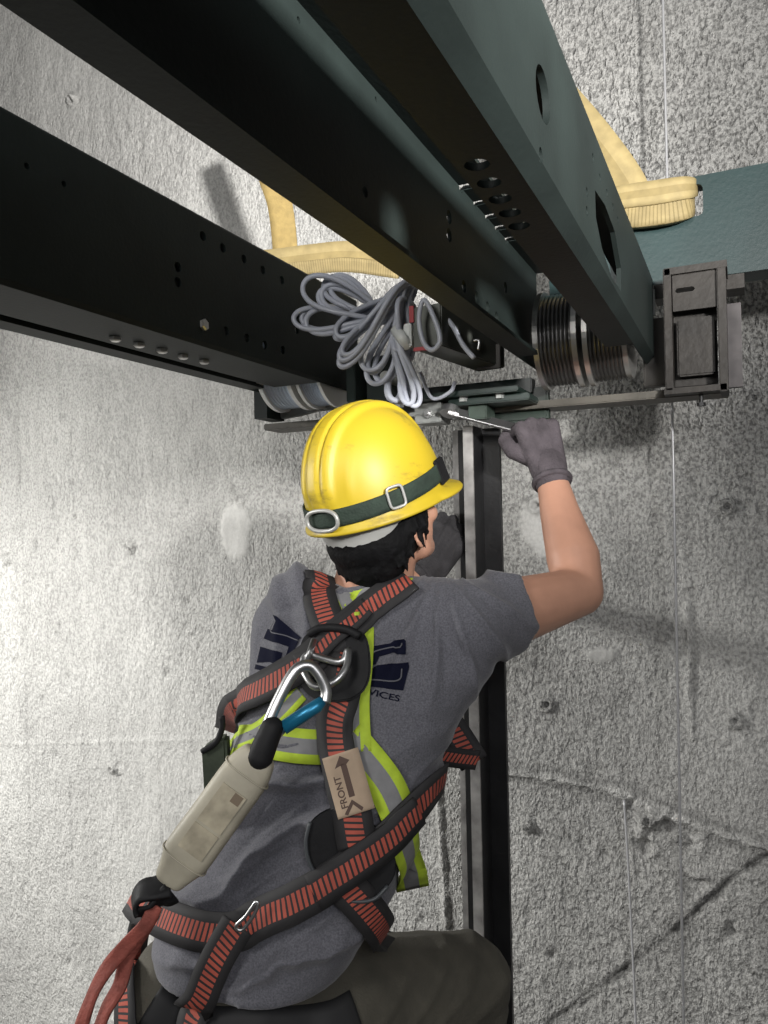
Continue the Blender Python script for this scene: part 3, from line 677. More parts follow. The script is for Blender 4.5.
# limit-switch box
jb = empty('switch_box', at(450, 375, Y=1.25), 'grey metal box with red edges hanging beside the cable coil', 'electrical box')
A_ = at(413, 350, Y=1.20); dirL = (at(478, 372, Y=1.36)-A_); 
Ptop = Vector((0, 0, .075)); dn = dirL.copy(); wv = Vector((.05, 0, 0)); 
B = [A_, A_+Vector((.052, .0, .002)), A_+Vector((.052, 0, .002))+dn, A_+dn]
hh = Vector((0, 0, .072))
g = G().add([A_, B[1], B[2], B[3], A_+hh, B[1]+hh, B[2]+hh, B[3]+hh], [(0, 3, 2, 1), (4, 5, 6, 7), (0, 1, 5, 4), (1, 2, 6, 5), (2, 3, 7, 6), (3, 0, 4, 7)])
g.build('housing', BOXGR, jb, bevel=.002)
lab(G().obox(A_+Vector((.0, -.002, .06)), (.004, 0, 0), (0, .002, 0), (0, 0, .014)).build('edge_trim', RED, jb), 'red edge')
lab(G().obox(A_+Vector((.018, -.004, -.001)), (.014, 0, 0), (0, .003, 0), (0, 0, .003)).build('edge_trim', RED, jb), 'red edge')
lab(G().obox(A_+Vector((-.006, -.004, .024)), (.007, 0, 0), (0, .006, 0), (0, 0, .020)).build('connector', WHITEP, jb, bevel=.002), 'white connector')
g = G().tube(cr_spline([at(u, v, Y=1.17) for u, v in [(424, 300), (434, 318), (440, 340), (432, 350), (423, 341), (419, 318)]], 8, True), .0042, 8, True).build('cable_loop', CABLE, jb, smooth=True)
G().tube(cr_spline([at(u, v, Y=1.22) for u, v in [(440, 312), (452, 325), (463, 345), (474, 358)]], 8), .0042, 8).build('cable_end', CABLE, jb, smooth=True)
G().tube(cr_spline([at(u, v, Y=1.28) for u, v in [(471, 350), (472, 342), (479, 341), (478, 350)]], 8), .003, 8).build('shackle', STEEL, jb, smooth=True)
hp = empty('hinge_plate', at(487, 368, Y=1.33), 'small brown plate with one bolt under the middle beam', 'steel plate')
pbox(476, 345, 500, 369, 1.335, 1.342).build('plate', RUST, hp, bevel=.001)
p = at(489, 356, Y=1.335); G().lathe([(0, .010), (.005, .010), (.005, .006), (.010, .006)], p, (0, -1, 0), 6).build('bolt', GREYPL, hp)

# ------------------------------------------------------------------ the worker
DK = -.13
Fh = Vector((CF.x, CF.y, 0)).normalized(); Rh = Vector((CR.x, CR.y, 0)).normalized(); ZU = Vector((0, 0, 1))
person = empty('person', (at(250, 1000, d=1.15).x, at(250, 1000, d=1.15).y, DK), 'person in grey t-shirt half-kneeling with back turned, one gloved hand raised to a wrench', 'person')
def P(u, v, d): return at(u, v, d=d)

# --- joints
LSH, RSH = P(298, 628, 1.24), P(462, 626, 1.135)
REL, RWR = P(579, 592, 1.30), P(551, 476, 1.42)
LEL, LWR = P(334, 640, 1.45), P(428, 572, 1.55)
HIPC = P(250, 1035, 1.13)
RKN = P(462, 985, 1.36); RAN = Vector((RKN.x, RKN.y, DK+.10))-Fh*.02+Rh*.0
LHP = P(205, 1035, 1.14); LKN = LHP+Fh*.20-Rh*.03; LKN.z = DK+.24; LAN = LKN-Fh*.38; LAN.z = DK+.15
HC = P(378, 503, 1.175)
_az, _pi = math.radians(47), math.radians(19)
hf0 = Fh*math.cos(_az)+Rh*math.sin(_az); HF = hf0*math.cos(_pi)+ZU*math.sin(_pi); HR = HF.cross(ZU).normalized(); HU = HR.cross(HF).normalized(); HR, HF, HU = HR*.87, HF*.87, HU*.87
def HL(x, y, z): return HC+HR*x+HF*y+HU*z

def hand(W, D, S, Nn, curls, sc=1.0, extra=0.0, thumb=None):
    """five-fingered hand; D wrist->knuckles, S towards the index side, Nn palm side"""
    g = G(); D = D.normalized(); S = (S-D*S.dot(D)).normalized(); Nn = (Nn-D*Nn.dot(D)-S*Nn.dot(S)).normalized()
    e = extra
    for k, x in enumerate((.030, .010, -.010, -.028)):
        g.caps(W+S*x*.55*sc, (.017+e)*sc, W+(D*(.088-.004*abs(k-1))+S*x)*sc, (.0125+e)*sc)
    for k, (x, L) in enumerate(((.031, .074), (.010, .082), (-.011, .076), (-.030, .060))):
        p = W+(D*(.088-.004*abs(k-1))+S*x)*sc; a = 0; dirn = D+S*(x*1.2)
        c = curls[k] if isinstance(curls[0], (list, tuple)) else curls
        rr = [.0105, .0098, .009, .008]
        for j, f in enumerate((.46, .30, .24)):
            a += math.radians(c[j]); d2 = (dirn*math.cos(a)+Nn*math.sin(a)).normalized(); q = p+d2*L*f*sc
            g.caps(p, (rr[j]+e)*sc, q, (rr[j+1]+e)*sc, 12); p = q
    t = thumb or [(.022, .030, .010), (.048, .052, .022), (.050, .078, .038), (.034, .098, .045)]
    tp = [W+(S*a+D*b+Nn*c)*sc for a, b, c in t]; g.chain(tp, [(.016+e)*sc, (.0135+e)*sc, (.0115+e)*sc, (.0095+e)*sc])
    return g
# right hand closed round the wrench
WA, WB = P(450, 411, 1.445), P(527, 431, 1.462)
RD = (P(538, 430, 1.44)-RWR).normalized(); RS = (WA-WB).normalized(); RN = CF*.9-CR*.2
RW2 = RWR+RD*.012
LD = (P(450, 535, 1.56)-LWR).normalized()
LS, LN = (CU*.5-CR*.7+CF*.1), (CR*.6+CF*.6)
FIST = ((78, 82, 45), (82, 85, 45), (84, 85, 48), (86, 86, 50))
LCURL = ((40, 50, 35), (42, 52, 35), (46, 54, 38), (50, 56, 40))

body = G()
body.ell(HL(0, 0, .0), HR*.076, HF*.098, HU*.105, 24, 16)              # skull
body.ell(HL(0, .030, -.060), HR*.060, HF*.066, HU*.070, 20, 14)        # face
body.ell(HL(0, .066, -.098), HR*.030, HF*.026, HU*.026, 16, 10)        # chin
body.caps(HL(0, .088, -.018), .008, HL(0, .107, -.050), .011)            # nose
body.ell(HL(0, .106, -.053), HR*.016, HF*.010, HU*.008)
body.ell(HL(0, .092, -.074), HR*.022, HF*.009, HU*.0045); body.ell(HL(0, .090, -.082), HR*.020, HF*.009, HU*.005)   # lips
for s in (-1, 1):
    body.ell(HL(s*.031, .085, -.008), HR*.022, HF*.010, HU*.007)         # brow
    body.ell(HL(s*.040, .070, -.045), HR*.022, HF*.020, HU*.018)         # cheek
    body.caps(HL(s*.050, .020, -.090), .020, HL(s*.020, .062, -.105), .018)   # jaw
    ec = HL(s*.082, -.002, -.056)
    ring = [ec+HF*(-.004+.012*math.cos(a))+HU*(.022*math.sin(a))+HR*s*(.004+.004*math.cos(a+2.5)) for a in [2*pi*k/14 for k in range(14)]]
    body.tube(ring, .0045, 8, True); body.ell(ec-HR*s*.004, HR*.004, HF*.010, HU*.020)
    body.ell(ec+HU*-.020+HF*.002, HR*.005, HF*.008, HU*.008)
NK = P(368, 612, 1.215)
body.chain([HL(0, -.018, -.070), NK], [.056, .066])
body.chain([NK, P(372, 690, 1.19), P(300, 860, 1.13), HIPC], [.07, .085, .08, .07])
body.chain([NK, LSH], [.055, .055]); body.chain([NK, RSH], [.055, .055])
mid = RSH.lerp(REL, .5)
body.chain([RSH, mid, REL], [.056, .051, .041]); 
f1 = REL.lerp(RWR, .28); f2 = REL.lerp(RWR, .65)
body.chain([REL, f1+CR*.004, f2, RWR], [.041, .046, .036, .027])
body.chain([LSH, LSH.lerp(LEL, .5), LEL], [.055, .048, .040]); body.chain([LEL, LEL.lerp(LWR, .3), LWR], [.040, .043, .027])
hg = hand(RW2, RD, RS, RN, FIST, .96, -.0040); body.add(hg.v, hg.f)
hg = hand(LWR, LD, LS, LN, LCURL, .96, -.0040); body.add(hg.v, hg.f)
RHP = P(318, 1030, 1.14)
body.chain([HIPC, RHP, RKN, RAN], [.07, .072, .052, .036]); body.chain([HIPC, LHP, LKN, LAN], [.08, .075, .052, .036])
TO = [RAN+hf0*.16-ZU*.06, LAN+Fh*.10-ZU*.115]
body.caps(RAN-ZU*.05, .034, TO[0], .026); body.caps(LAN-ZU*.01, .032, TO[1]+ZU*.01, .025)
bm_ = remesh(body, .0042, 5); bd = link('body', bm_, SKIN, person, True)
for s in (-1, 1):
    e_ = G().sphere(HL(s*.031, .082, -.024), .0105).build('eye', EYEW, person, smooth=True)
    G().sphere(HL(s*.031, .0895, -.024), .0052).build('iris', HAIR, e_, smooth=True)

# --- hair
hr_ = G().ell(HL(0, -.016, -.022), HR*.087, HF*.100, HU*.100, 24, 16)
hr_.ell(HL(0, -.035, -.055), HR*.088, HF*.078, HU*.060, 24, 16); hr_.ell(HL(.0, -.052, -.085), HR*.074, HF*.052, HU*.056); hr_.ell(HL(0, -.058, -.062), HR*.080, HF*.045, HU*.055)
rr = random.Random(5)
for k in range(230):
    a = rr.uniform(-2.1, 2.1); x, y = math.sin(a)*.076, -.012-math.cos(a)*.082
    z = rr.uniform(-.085, -.04) if abs(a) > 1.0 else rr.uniform(-.128, -.055)
    if abs(a) > 1.35: x, y, z = math.sin(a)*.080, -.012-math.cos(a)*.08, rr.uniform(-.05, -.02)
    sw = rr.uniform(-.010, .010); sc_ = .9 if z < -.09 else 1.0
    p0 = HL(x*.93*sc_, y*.95*sc_+.004, z+.02); p1 = HL(x*1.14*sc_+sw, y*1.10*sc_, z-rr.uniform(.012, .034))
    hr_.tube([p0, p0.lerp(p1, .6), p1], [.008, .006, .0012], 5)
hm = remesh(hr_, .0030, 2); link('hair', hm, HAIR, person, True)

# --- gloves
def glove(W, D, S, Nn, c, m, cuff_dir, th=None):
    g = hand(W, D, S, Nn, c, 1.04, .0016, th); g.caps(W+D.normalized()*.01, .031, W-cuff_dir*.020, .033)
    o = link('glove', remesh(g, .0024, 1), m, person, True)
    q = W-cuff_dir*.030; g2 = G().lathe([(0, .030), (0, .036), (.005, .0378), (.010, .036), (.010, .030)], q, cuff_dir, 28); g2.build('cuff', m, o, smooth=True); return o
glove(RW2, RD, RS, RN, FIST, GLOVE, (RWR-REL).normalized()); glove(LWR, LD, LS, LN, LCURL, GLOVE2, (LWR-LEL).normalized())

# --- t-shirt
rings = [(588, 315, 440, 1.155, .045), (600, 283, 476, 1.125, .07), (616, 268, 500, 1.10, .085), (645, 257, 502, 1.075, .102), (680, 252, 494, 1.06, .112), (720, 245, 470, 1.05, .118),
         (770, 232, 449, 1.035, .12), (820, 212, 434, 1.02, .12), (870, 190, 416, 1.01, .12), (920, 168, 398, 1.0, .125), (955, 154, 382, .995, .13), (980, 157, 364, .995, .132), (996, 162, 352, .995, .13)]
LAT = (Rh*math.cos(math.radians(14))-Fh*math.sin(math.radians(14))); DEP = LAT.cross(ZU)*-1
if DEP.dot(Fh) < 0: DEP = -DEP
g = G(); SEG = 40; vs_ = []
for (v, ul, ur, ds, hd) in rings:
    dc = ds+hd; a = at((ul+ur)/2, v, d=dc); hw = (ur-ul)/2*dc/FPX*.985; a.z = at((ul+ur)/2, v, d=ds+.25*hd).z
    for k in range(SEG):
        t = 2*pi*k/SEG; cx, sx = math.cos(t), math.sin(t); n_ = 2.35
        cx = math.copysign(abs(cx)**(2/n_), cx); sx = math.copysign(abs(sx)**(2/n_), sx)
        groove = .012*math.exp(-(cx/.18)**2)*(1 if sx < 0 else 0)
        vs_.append(a+LAT*hw*cx+DEP*(hd*sx+groove))
nr = len(rings); fs_ = [(i*SEG+k, i*SEG+(k+1) % SEG, (i+1)*SEG+(k+1) % SEG, (i+1)*SEG+k) for i in range(nr-1) for k in range(SEG)]
fs_ += [list(range(SEG))[::-1], [(nr-1)*SEG+k for k in range(SEG)]]
g.add(vs_, fs_)
g.chain([P(375, 618, 1.19), RSH+CU*-.002, RSH.lerp(REL, .10)], [.07, .070, .066])
g.chain([P(345, 625, 1.21), LSH, LSH.lerp(LEL, .62)], [.07, .073, .066])
g.caps(LSH+Vector((0, 0, .012)), .06, P(300, 600, 1.21), .05)
g.caps(P(284, 640, 1.22), .053, P(280, 690, 1.20), .05)
# sleeve hem flares
def sleeve(a, b, t, r):
    c = a.lerp(b, t); d = (b-a).normalized(); g.lathe([(-.05, r-.006), (0, r), (.006, r+.001), (.009, r-.004)], c, d, 30)
sleeve(RSH, REL, .30, .066); sleeve(LSH, LEL, .66, .067)
sm = remesh(g, .0042, 7)
def wrinkle(me, amp=1.0, seed=3):
    n = len(me.vertices); co = np.empty(n*3); me.vertices.foreach_get('co', co); co = co.reshape(-1, 3); no = np.empty(n*3); me.vertex_normals.foreach_get('vector', no); no = no.reshape(-1, 3)
    e = np.array(EYE); R_, U_, F_ = np.array(CR), np.array(CU), np.array(CF)
    d = (co-e)@F_; a = (co-e)@R_; b = (co-e)@U_          # metres across and up, body scale
    w1 = (fbm(a*9+7, b*9+3, 3, seed)-.5)*.10; w2 = (fbm(a*5+1, b*5+9, 3, seed+4)-.5)*.10
    # folds running up to the right across the low back, fading towards the shoulders
    s = b*.93-a*.42+w1; fold = 1-np.abs(2*((s*15) % 1)-1); fold = np.clip((fold-.35)/.65, 0, 1)**1.5
    low = np.clip((-b-.27)/.12, 0, 1); leftw = np.clip((.10-a)/.2, .25, 1)
    h = -.008*low+.024*fold*low*leftw*(.30+1.2*np.clip(fbm(a*6, b*6, 2, seed+8), 0, 1))
    # radiating folds at the right shoulder
    t = np.arctan2(b+.08, a-.085+1e-6)+w2*2; rr2 = np.hypot(a-.085, b+.08)
    f2 = 1-np.abs(2*((t*2.6) % 1)-1); f2 = np.clip((f2-.45)/.55, 0, 1)**1.5
    h += .010*f2*np.exp(-((rr2-.12)/.08)**2)*np.clip((b+.34)/.1, 0, 1)
    # vertical drapes behind the left shoulder
    t3 = a*26+b*7+w1*16; f3 = 1-np.abs(2*(t3 % 1)-1); h += .012*f3**1.4*np.exp(-((a+.13)/.055)**2)*np.clip((b+.30)/.08, 0, 1)
    s2 = b*.80-a*.6+w2*.8; f4 = 1-np.abs(2*((s2*31) % 1)-1); h += .006*np.clip((f4-.4)/.6, 0, 1)**1.3*np.clip(fbm(a*8+4, b*8, 2, seed+20)*3-1.3, 0, 1)*low
    h *= np.clip((b+.635)/.06, 0, 1)
    h += (fbm(a*22, b*22+d*10, 3, seed+11)-.5)*.004
    co = co+no*(h*amp)[:, None]; me.vertices.foreach_set('co', co.ravel()); me.update()
smooth_src = [([v.co.copy() for v in sm.vertices], [tuple(p.vertices) for p in sm.polygons])]
wrinkle(sm)
shirt_bvh_src = [([v.co.copy() for v in sm.vertices], [tuple(p.vertices) for p in sm.polygons])]
shirt = link('tshirt', sm, SHIRT, person, True)

# --- trousers, belt, boots
g = G(); g.ell(HIPC+Vector((0, 0, .02)), Rh*.150, Fh*.122, ZU*.135, 30, 20)
g.ell(P(170, 1035, 1.12), Rh*.075, Fh*.10, ZU*.14)
g.chain([RHP+ZU*.012, RHP.lerp(RKN, .5)+ZU*.008, RKN, RKN-ZU*.03], [.108, .098, .086, .080]); g.chain([RKN, RKN.lerp(RAN, .45)-Fh*.012, RAN+ZU*.03], [.082, .068, .058])
g.chain([LHP, LHP.lerp(LKN, .5), LKN], [.100, .090, .075]); g.chain([LKN, LKN.lerp(LAN, .45), LAN.lerp(LKN, .08)], [.075, .066, .056])
pm = remesh(g, .0055, 6)
def pw(me):
    n = len(me.vertices); co = np.empty(n*3); me.vertices.foreach_get('co', co); co = co.reshape(-1, 3); no = np.empty(n*3); me.vertex_normals.foreach_get('vector', no); no = no.reshape(-1, 3)
    x, y, z = co.T; a = co@np.array(CR)
    q = a*13-z*5+2.5*fbm(x*7, z*7+y*3, 3, 41); f = 1-np.abs(2*(q % 1)-1); h = .003*np.clip(f-.45, 0, 1)/.55+(fbm(x*12+y*5, z*12, 3, 44)-.5)*.006
    co = co+no*h[:, None]; me.vertices.foreach_set('co', co.ravel()); me.update()
pw(pm); smooth_src.append(([v.co.copy() for v in pm.vertices], [tuple(p.vertices) for p in pm.polygons]))
shirt_bvh_src.append(([v.co.copy() for v in pm.vertices], [tuple(p.vertices) for p in pm.polygons]))
link('trousers', pm, PANTS, person, True)
for an, toe in ((RAN, TO[0]), (LAN, TO[1])):
    d = (toe-an); dh = Vector((d.x, d.y, 0)).normalized(); g = G()
    heel = an-dh*.03-ZU*.05
    g.chain([an+ZU*.03, an-ZU*.03], [.052, .052]); g.chain([heel, an+dh*.05-ZU*.045, toe+ZU*.012], [.040, .044, .038]); 
    bo = link('boot', remesh(g, .005, 4), BOOT, person, True)
    s_ = G(); sd = dh.cross(ZU)
    base = [(-.075, .030), (-.06, .040), (.02, .038), (.10, .046), (.16, .040), (.19, .020)]
    pts = [an+dh*y+sd*x for y, x in base]+[an+dh*y-sd*x for y, x in base[::-1]]
    if an is RAN:
        pts = [Vector((p.x, p.y, DK)) for p in pts]; s_.prism(pts, (0, 0, .028))
    else:
        a2 = (toe-ZU*.02)-(an-ZU*.09); pts = [an+a2.normalized()*y*.9-ZU*.075+sd*x for y, x in base]+[an+a2.normalized()*y*.9-ZU*.075-sd*x for y, x in base[::-1]]; s_.prism(pts, (0, 0, .02))
    s_.build('sole', SOLE, bo, bevel=.003)

# --- ray helpers onto the dressed body
def mkbvh(src):
    vv, ff = [], []
    for a, b in src:
        o_ = len(vv); vv += a; ff += [tuple(i+o_ for i in t) for t in b]
    return BVHTree.FromPolygons(vv, ff)
BVHW = mkbvh(shirt_bvh_src); BVHS = mkbvh(smooth_src); BVH = BVHS
def onbody(u, v):
    h = BVH.ray_cast(EYE, ray(u, v).normalized()); return (h[0], h[1]) if h[0] is not None else (None, None)
def snap(q, n):
    h = BVH.ray_cast(q+n*.05, -n, .10); return h[0] if h[0] is not None else None
def surf(px, off, n=10, sm_it=6, endfree=False):
    """photo-measured polyline -> path lying on the clothes"""
    pts = []; nn = []
    Q = cr_spline([Vector((p[0], p[1], p[2] if len(p) > 2 else 0)) for p in px], n)
    fre = []
    for q in Q:
        h, no = (None, None) if q.z > .3 else onbody(q.x, q.y)
        if h is None:
            if q.z > .3: h = at(q.x, q.y, d=q.z); no = -CF
            else: h = None
        pts.append(h); nn.append(no)
    # fill misses from neighbours' depth
    for i in range(len(pts)):
        if pts[i] is None:
            c = [j for j in range(len(pts)) if pts[j] is not None]; j = min(c, key=lambda j: abs(j-i)); dd = (pts[j]-EYE).dot(CF)+.012*abs(j-i)
            pts[i] = at(Q[i].x, Q[i].y, d=dd); sgn = Vector(((Q[i]-Q[j]).x, -(Q[i]-Q[j]).y, 0)).normalized(); nn[i] = (CR*sgn.x+CU*sgn.y-CF*.35).normalized()
    for _ in range(sm_it):
        p2 = [pts[0]]+[(pts[i-1]+pts[i]*2+pts[i+1])/4 for i in range(1, len(pts)-1)]+[pts[-1]]
        n2 = [nn[0]]+[(nn[i-1]+nn[i]*2+nn[i+1]).normalized() for i in range(1, len(nn)-1)]+[nn[-1]]; pts, nn = p2, n2
    return [p+n_*off for p, n_ in zip(pts, nn)], nn
def strap(px, w, off, name, mats, parent, t=.0028, n=10, sn=True, wf=None, across=5):
    p, nn = surf(px, off, n); return ribbon(p, nn, w, t, name, mats, parent, across, snap if sn else None, off=off, wf=wf)

strap([(150, 1006), (175, 1024), (220, 1031), (280, 1031), (330, 1025), (356, 1012)], .056, .003, 'belt', BELT, person)
BVH = BVHW
# --- shirt print (navy block letters and the word below), inked onto the cloth
def ink(px, w, parent=shirt, m=INK, off=.0016, name='print'):
    p, nn = surf(px, off, 6, 1); return ribbon(p, nn, w, .0008, name, m, parent, 4, snap, off=off)
def inkpoly(px, m=INK, name='print', off=.0018):
    bm = bmesh.new(); bm.faces.new([bm.verts.new((x, y, 0)) for x, y in px]); bmesh.ops.triangulate(bm, faces=bm.faces)
    for _ in range(4):
        es = [e for e in bm.edges if e.calc_length() > 2.2]
        if not es: break
        bmesh.ops.subdivide_edges(bm, edges=es, cuts=1); bmesh.ops.triangulate(bm, faces=bm.faces)
    last = None
    for v in bm.verts:
        h, no = onbody(v.co.x, v.co.y)
        v.co = (h+no*off) if h is not None else (last or v.co)
        last = v.co.copy()
    me = bpy.data.meshes.new('m'); bm.to_mesh(me); bm.free(); return link(name, me, m, shirt, True)
z1 = lambda L: [(240+x/9.6, 590+y/9.6) for x, y in L]; z2 = lambda L: [(330+x/5.12, 600+y/5.12) for x, y in L]
inkpoly(z1([(325, 235), (595, 462), (565, 485), (310, 405), (350, 300)]))
inkpoly(z1([(275, 375), (300, 415), (570, 498), (545, 545), (500, 655), (420, 700), (470, 548), (235, 470)]))
inkpoly(z1([(205, 545), (410, 605), (385, 720), (290, 690), (170, 700)])); inkpoly(z1([(160, 715), (280, 745), (250, 790), (150, 755)]))
inkpoly(z2([(185, 262), (215, 240), (310, 225), (330, 210), (385, 203), (385, 278), (350, 280), (330, 270), (255, 290), (238, 330), (175, 345)]))
inkpoly(z2([(245, 335), (400, 318), (405, 345), (375, 462), (175, 440), (178, 375), (300, 378), (325, 345)]))
ink(z2([(205, 310), (215, 290), (235, 265), (320, 245), (345, 250), (370, 240), (375, 225)]), .0018, m=INKL, off=.0030, name='print_outline')
ink(z2([(190, 408), (345, 412), (365, 350)]), .0018, m=INKL, off=.0030, name='print_outline')
ink(z1([(345, 300), (310, 405), (440, 445), (570, 490)]), .0016, m=INKL, off=.0030, name='print_outline')
def text_on(s, u0, v0, u1, v1, hpx, m, parent, off=.0016, name='lettering', flip=False):
    """text along the photo line u0,v0 -> u1,v1 laid on the cloth"""
    cu = bpy.data.curves.new('t', 'FONT'); cu.body = s; cu.size = 1; cu.offset = .012; o = bpy.data.objects.new('t', cu); COL.objects.link(o)
    me = apply_mods(o); bpy.data.objects.remove(o); xs = [v.co.x for v in me.vertices]; ys = [v.co.y for v in me.vertices]
    W_ = max(xs)-min(xs); H_ = .72; d = Vector((u1-u0, v1-v0)); L = d.length; d.normalize(); pn = Vector((d.y, -d.x))
    last = None
    for v in me.vertices:
        x = (v.co.x-min(xs))/W_*L; y = v.co.y/H_*hpx; u, w_ = u0+d.x*x+pn.x*y, v0+d.y*x+pn.y*y
        h, no = onbody(u, w_)
        if h is None: h = last
        else: h = h+no*off; last = h
        v.co = h
    g = G().add([v.co for v in me.vertices], [tuple(p.vertices) for p in me.polygons]); return g.build(name, m, parent)
text_on('SERVICES', 350, 690, 399, 701.5, 6.4, INK, shirt, .0022)

BVH = BVHS
# --- hi-vis sash (worn clothing)
vest = G().tube([P(357, 612, 1.055), P(357.2, 615, 1.055)], .004, 6).build('hi_vis_sash', VEST, person)
V = [([(322, 582), (334, 590), (345, 600), (352, 618)], .046), ([(408, 590), (385, 587), (368, 594), (357, 612)], .040),
     ([(356, 612), (356, 640), (355, 680), (354, 720), (354, 752)], .052), ([(240, 742), (270, 742), (300, 746), (350, 748)], .046), ([(302, 692), (284, 712), (262, 732), (238, 744), (228, 760)], .030),
     ([(350, 738), (366, 758), (386, 786), (398, 818), (405, 850), (412, 884)], .050)]
for px, w in V: strap(px, w, .0065, 'band', VEST, vest, .0018)

# ------------------------------------------------------------------ hard hat
hat = empty('hard_hat', HL(0, 0, -.01), 'scuffed yellow hard hat with a dark elastic band, worn by the kneeling worker', 'hard hat')
def hat_pt(phi, t, out=0.0):
    """phi 0 = front, t 0 = rim .. 1 = crown"""
    a, b, h = .1130, .1310, .172; n_ = 2.25
    ang = t*pi/2; cr_ = math.cos(ang)**(2/n_) if t < 1 else 0; z = math.sin(ang)**(2/n_)*h if t > 0 else 0
    x = math.sin(phi)*a*cr_; y = math.cos(phi)*b*cr_
    bump = 0
    if z > .03:
        k = min(1, (z-.03)/.03); ax = abs(x)
        bump += .0085*k*(1/(1+math.exp((ax-.036)/.0016)))                # raised centre band
        bump -= .0055*k*math.exp(-((ax-.016)/.0028)**2)                  # its two grooves
        if y < 0: bump += .0035*k*math.exp(-((ax-.060)/.006)**2)*min(1, -y/.05)*max(0, 1-z/.13)
        if abs(y) < .05: pass
    out += bump
    nrm = Vector((x/a**2, y/b**2, z/h**2+1e-9)).normalized()
    return Vector((x, y, z))+nrm*out
NP, NT = 180, 44
vs_ = []
def brim(phi):
    """width of the rim / peak and its drop"""
    c = math.cos(phi); pk = max(0, (c-.25)/.75)**.8
    return .010+.028*pk, -.006-.004*pk+.0*pk
for k in range(NP):
    phi = 2*pi*k/NP; w, dr = brim(phi); base = hat_pt(phi, 0); o_ = Vector((base.x, base.y, 0)).normalized()
    vs_.append(base*.965+Vector((0, 0, -.010)))                 # inner skirt
    vs_.append(base+o_*w*.96+Vector((0, 0, dr-.006))); vs_.append(base+o_*w+Vector((0, 0, dr-.003))); vs_.append(base+o_*w*.94+Vector((0, 0, dr)))
    vs_.append(base+o_*w*.45+Vector((0, 0, -.001))); vs_.append(base+o_*.0035+Vector((0, 0, .003)))
    for j in range(1, NT): vs_.append(hat_pt(phi, j/NT*.985))
per = 6+NT-1; fs_ = []
for k in range(NP):
    for j in range(per-1): fs_.append((k*per+j, ((k+1) % NP)*per+j, ((k+1) % NP)*per+j+1, k*per+j+1))
vs_.append(hat_pt(0, .9999)); top = len(vs_)-1
for k in range(NP): fs_.append((k*per+per-1, ((k+1) % NP)*per+per-1, top))
inner = len(vs_)
for k in range(NP):
    for j in range(1, 9): p = hat_pt(2*pi*k/NP, j/9); vs_.append(Vector((p.x*.955, p.y*.955, p.z*.96-.004)))
for k in range(NP):
    a = inner+k*8; b = inner+((k+1) % NP)*8; fs_.append((k*per, a, b, ((k+1) % NP)*per))
    for j in range(7): fs_.append((a+j, a+j+1, b+j+1, b+j))
fs_.append([inner+k*8+7 for k in range(NP)])
toW = lambda p: HL(p.x, p.y, p.z)
g = G().add([toW(p) for p in vs_], fs_); g.build('shell', YELLOWH, hat, smooth=True)
# elastic band with buckles
def around(phi, z, out):
    lo, hi = 0.0, 1.0
    for _ in range(30):
        m_ = (lo+hi)/2
        if hat_pt(phi, m_).z < z: lo = m_
        else: hi = m_
    p = hat_pt(phi, lo, out); n_ = Vector((p.x/.0128, p.y/.0177, p.z/.03)).normalized(); return toW(p), (HR*n_.x+HF*n_.y+HU*n_.z).normalized()
pp, nn = [], []
for k in range(0, 73):
    phi = math.radians(58+(302-58)*k/72); a, b = around(phi, .020+.010*math.cos(phi)+.006, .0035); pp.append(a); nn.append(b)
bnd = ribbon(pp, nn, .025, .003, 'elastic_band', DKGREEN, hat)
def frame(phi, z, w, h, r, name, out=.008, rnd=.4):
    c, n_ = around(phi, z, out); c2, _ = around(phi+.05, z, out); tx = (c2-c).normalized(); ty = n_.cross(tx).normalized(); P_ = []
    for k in range(24):
        a = 2*pi*k/24; ca, sa = math.cos(a), math.sin(a); P_.append(c+tx*math.copysign(abs(ca)**rnd, ca)*w/2+ty*math.copysign(abs(sa)**rnd, sa)*h/2)
    return G().tube(P_, r, 8, True).build(name, BUCKLE, bnd, smooth=True)
frame(math.radians(114), .0255, .024, .030, .0022, 'buckle'); 
frame(math.radians(174), .0155, .062, .030, .0030, 'rear_buckle', rnd=.8)
c, n_ = around(math.radians(58), .030, .004)
c1, _ = around(math.radians(64), .030, .004); tx = (c1-c).normalized(); ty = n_.cross(tx).normalized()
G().obox(c-tx*.004, tx*.018, ty*.019, n_*.003).build('side_clip', PADB, hat, bevel=.002)
# pale cap under the rim
g = G(); vs_ = []
for j in range(9):
    z = .002-.046*j/8
    for k in range(48):
        phi = 2*pi*k/48; bk = max(0, min(1, (-math.cos(phi)-.05)/.6)); zz = z*(.15+.75*bk); f = (.93+.07*bk)-.10*(j/8)**2
        vs_.append(HL(math.sin(phi)*.097*f, math.cos(phi)*.113*f-.006, zz-.006-.010*(math.cos(phi) < -.1)*(-math.cos(phi))*(j/8)))
for k in range(9*48): pass
g.add(vs_, [(j*48+k, j*48+(k+1) % 48, (j+1)*48+(k+1) % 48, (j+1)*48+k) for j in range(8) for k in range(48)])
o = g.build('cap_liner', LINER, hat, smooth=True); 
s_ = o.modifiers.new('t', 'SOLIDIFY'); s_.thickness = .002

# ------------------------------------------------------------------ wrench
wr = empty('wrench', WB, 'flat steel wrench held up in the raised gloved hand', 'wrench')
wd = (WB-WA).normalized(); wu = (CU-wd*CU.dot(wd)).normalized(); wn = wd.cross(wu)
g = G().obox((WA+WB)/2+wd*.012, wd*((WB-WA).length/2+.016), (wu*.85-wn*.5)*.0100, (wu*.5+wn*.85)*.0035); g.build('shank', STEEL, wr, bevel=.0015)
g = G().lathe([(-.006, .010), (-.006, .018), (.006, .018), (.006, .010)], WA, wu*.94-wn*.35, 20).build('ring_head', STEEL, wr)

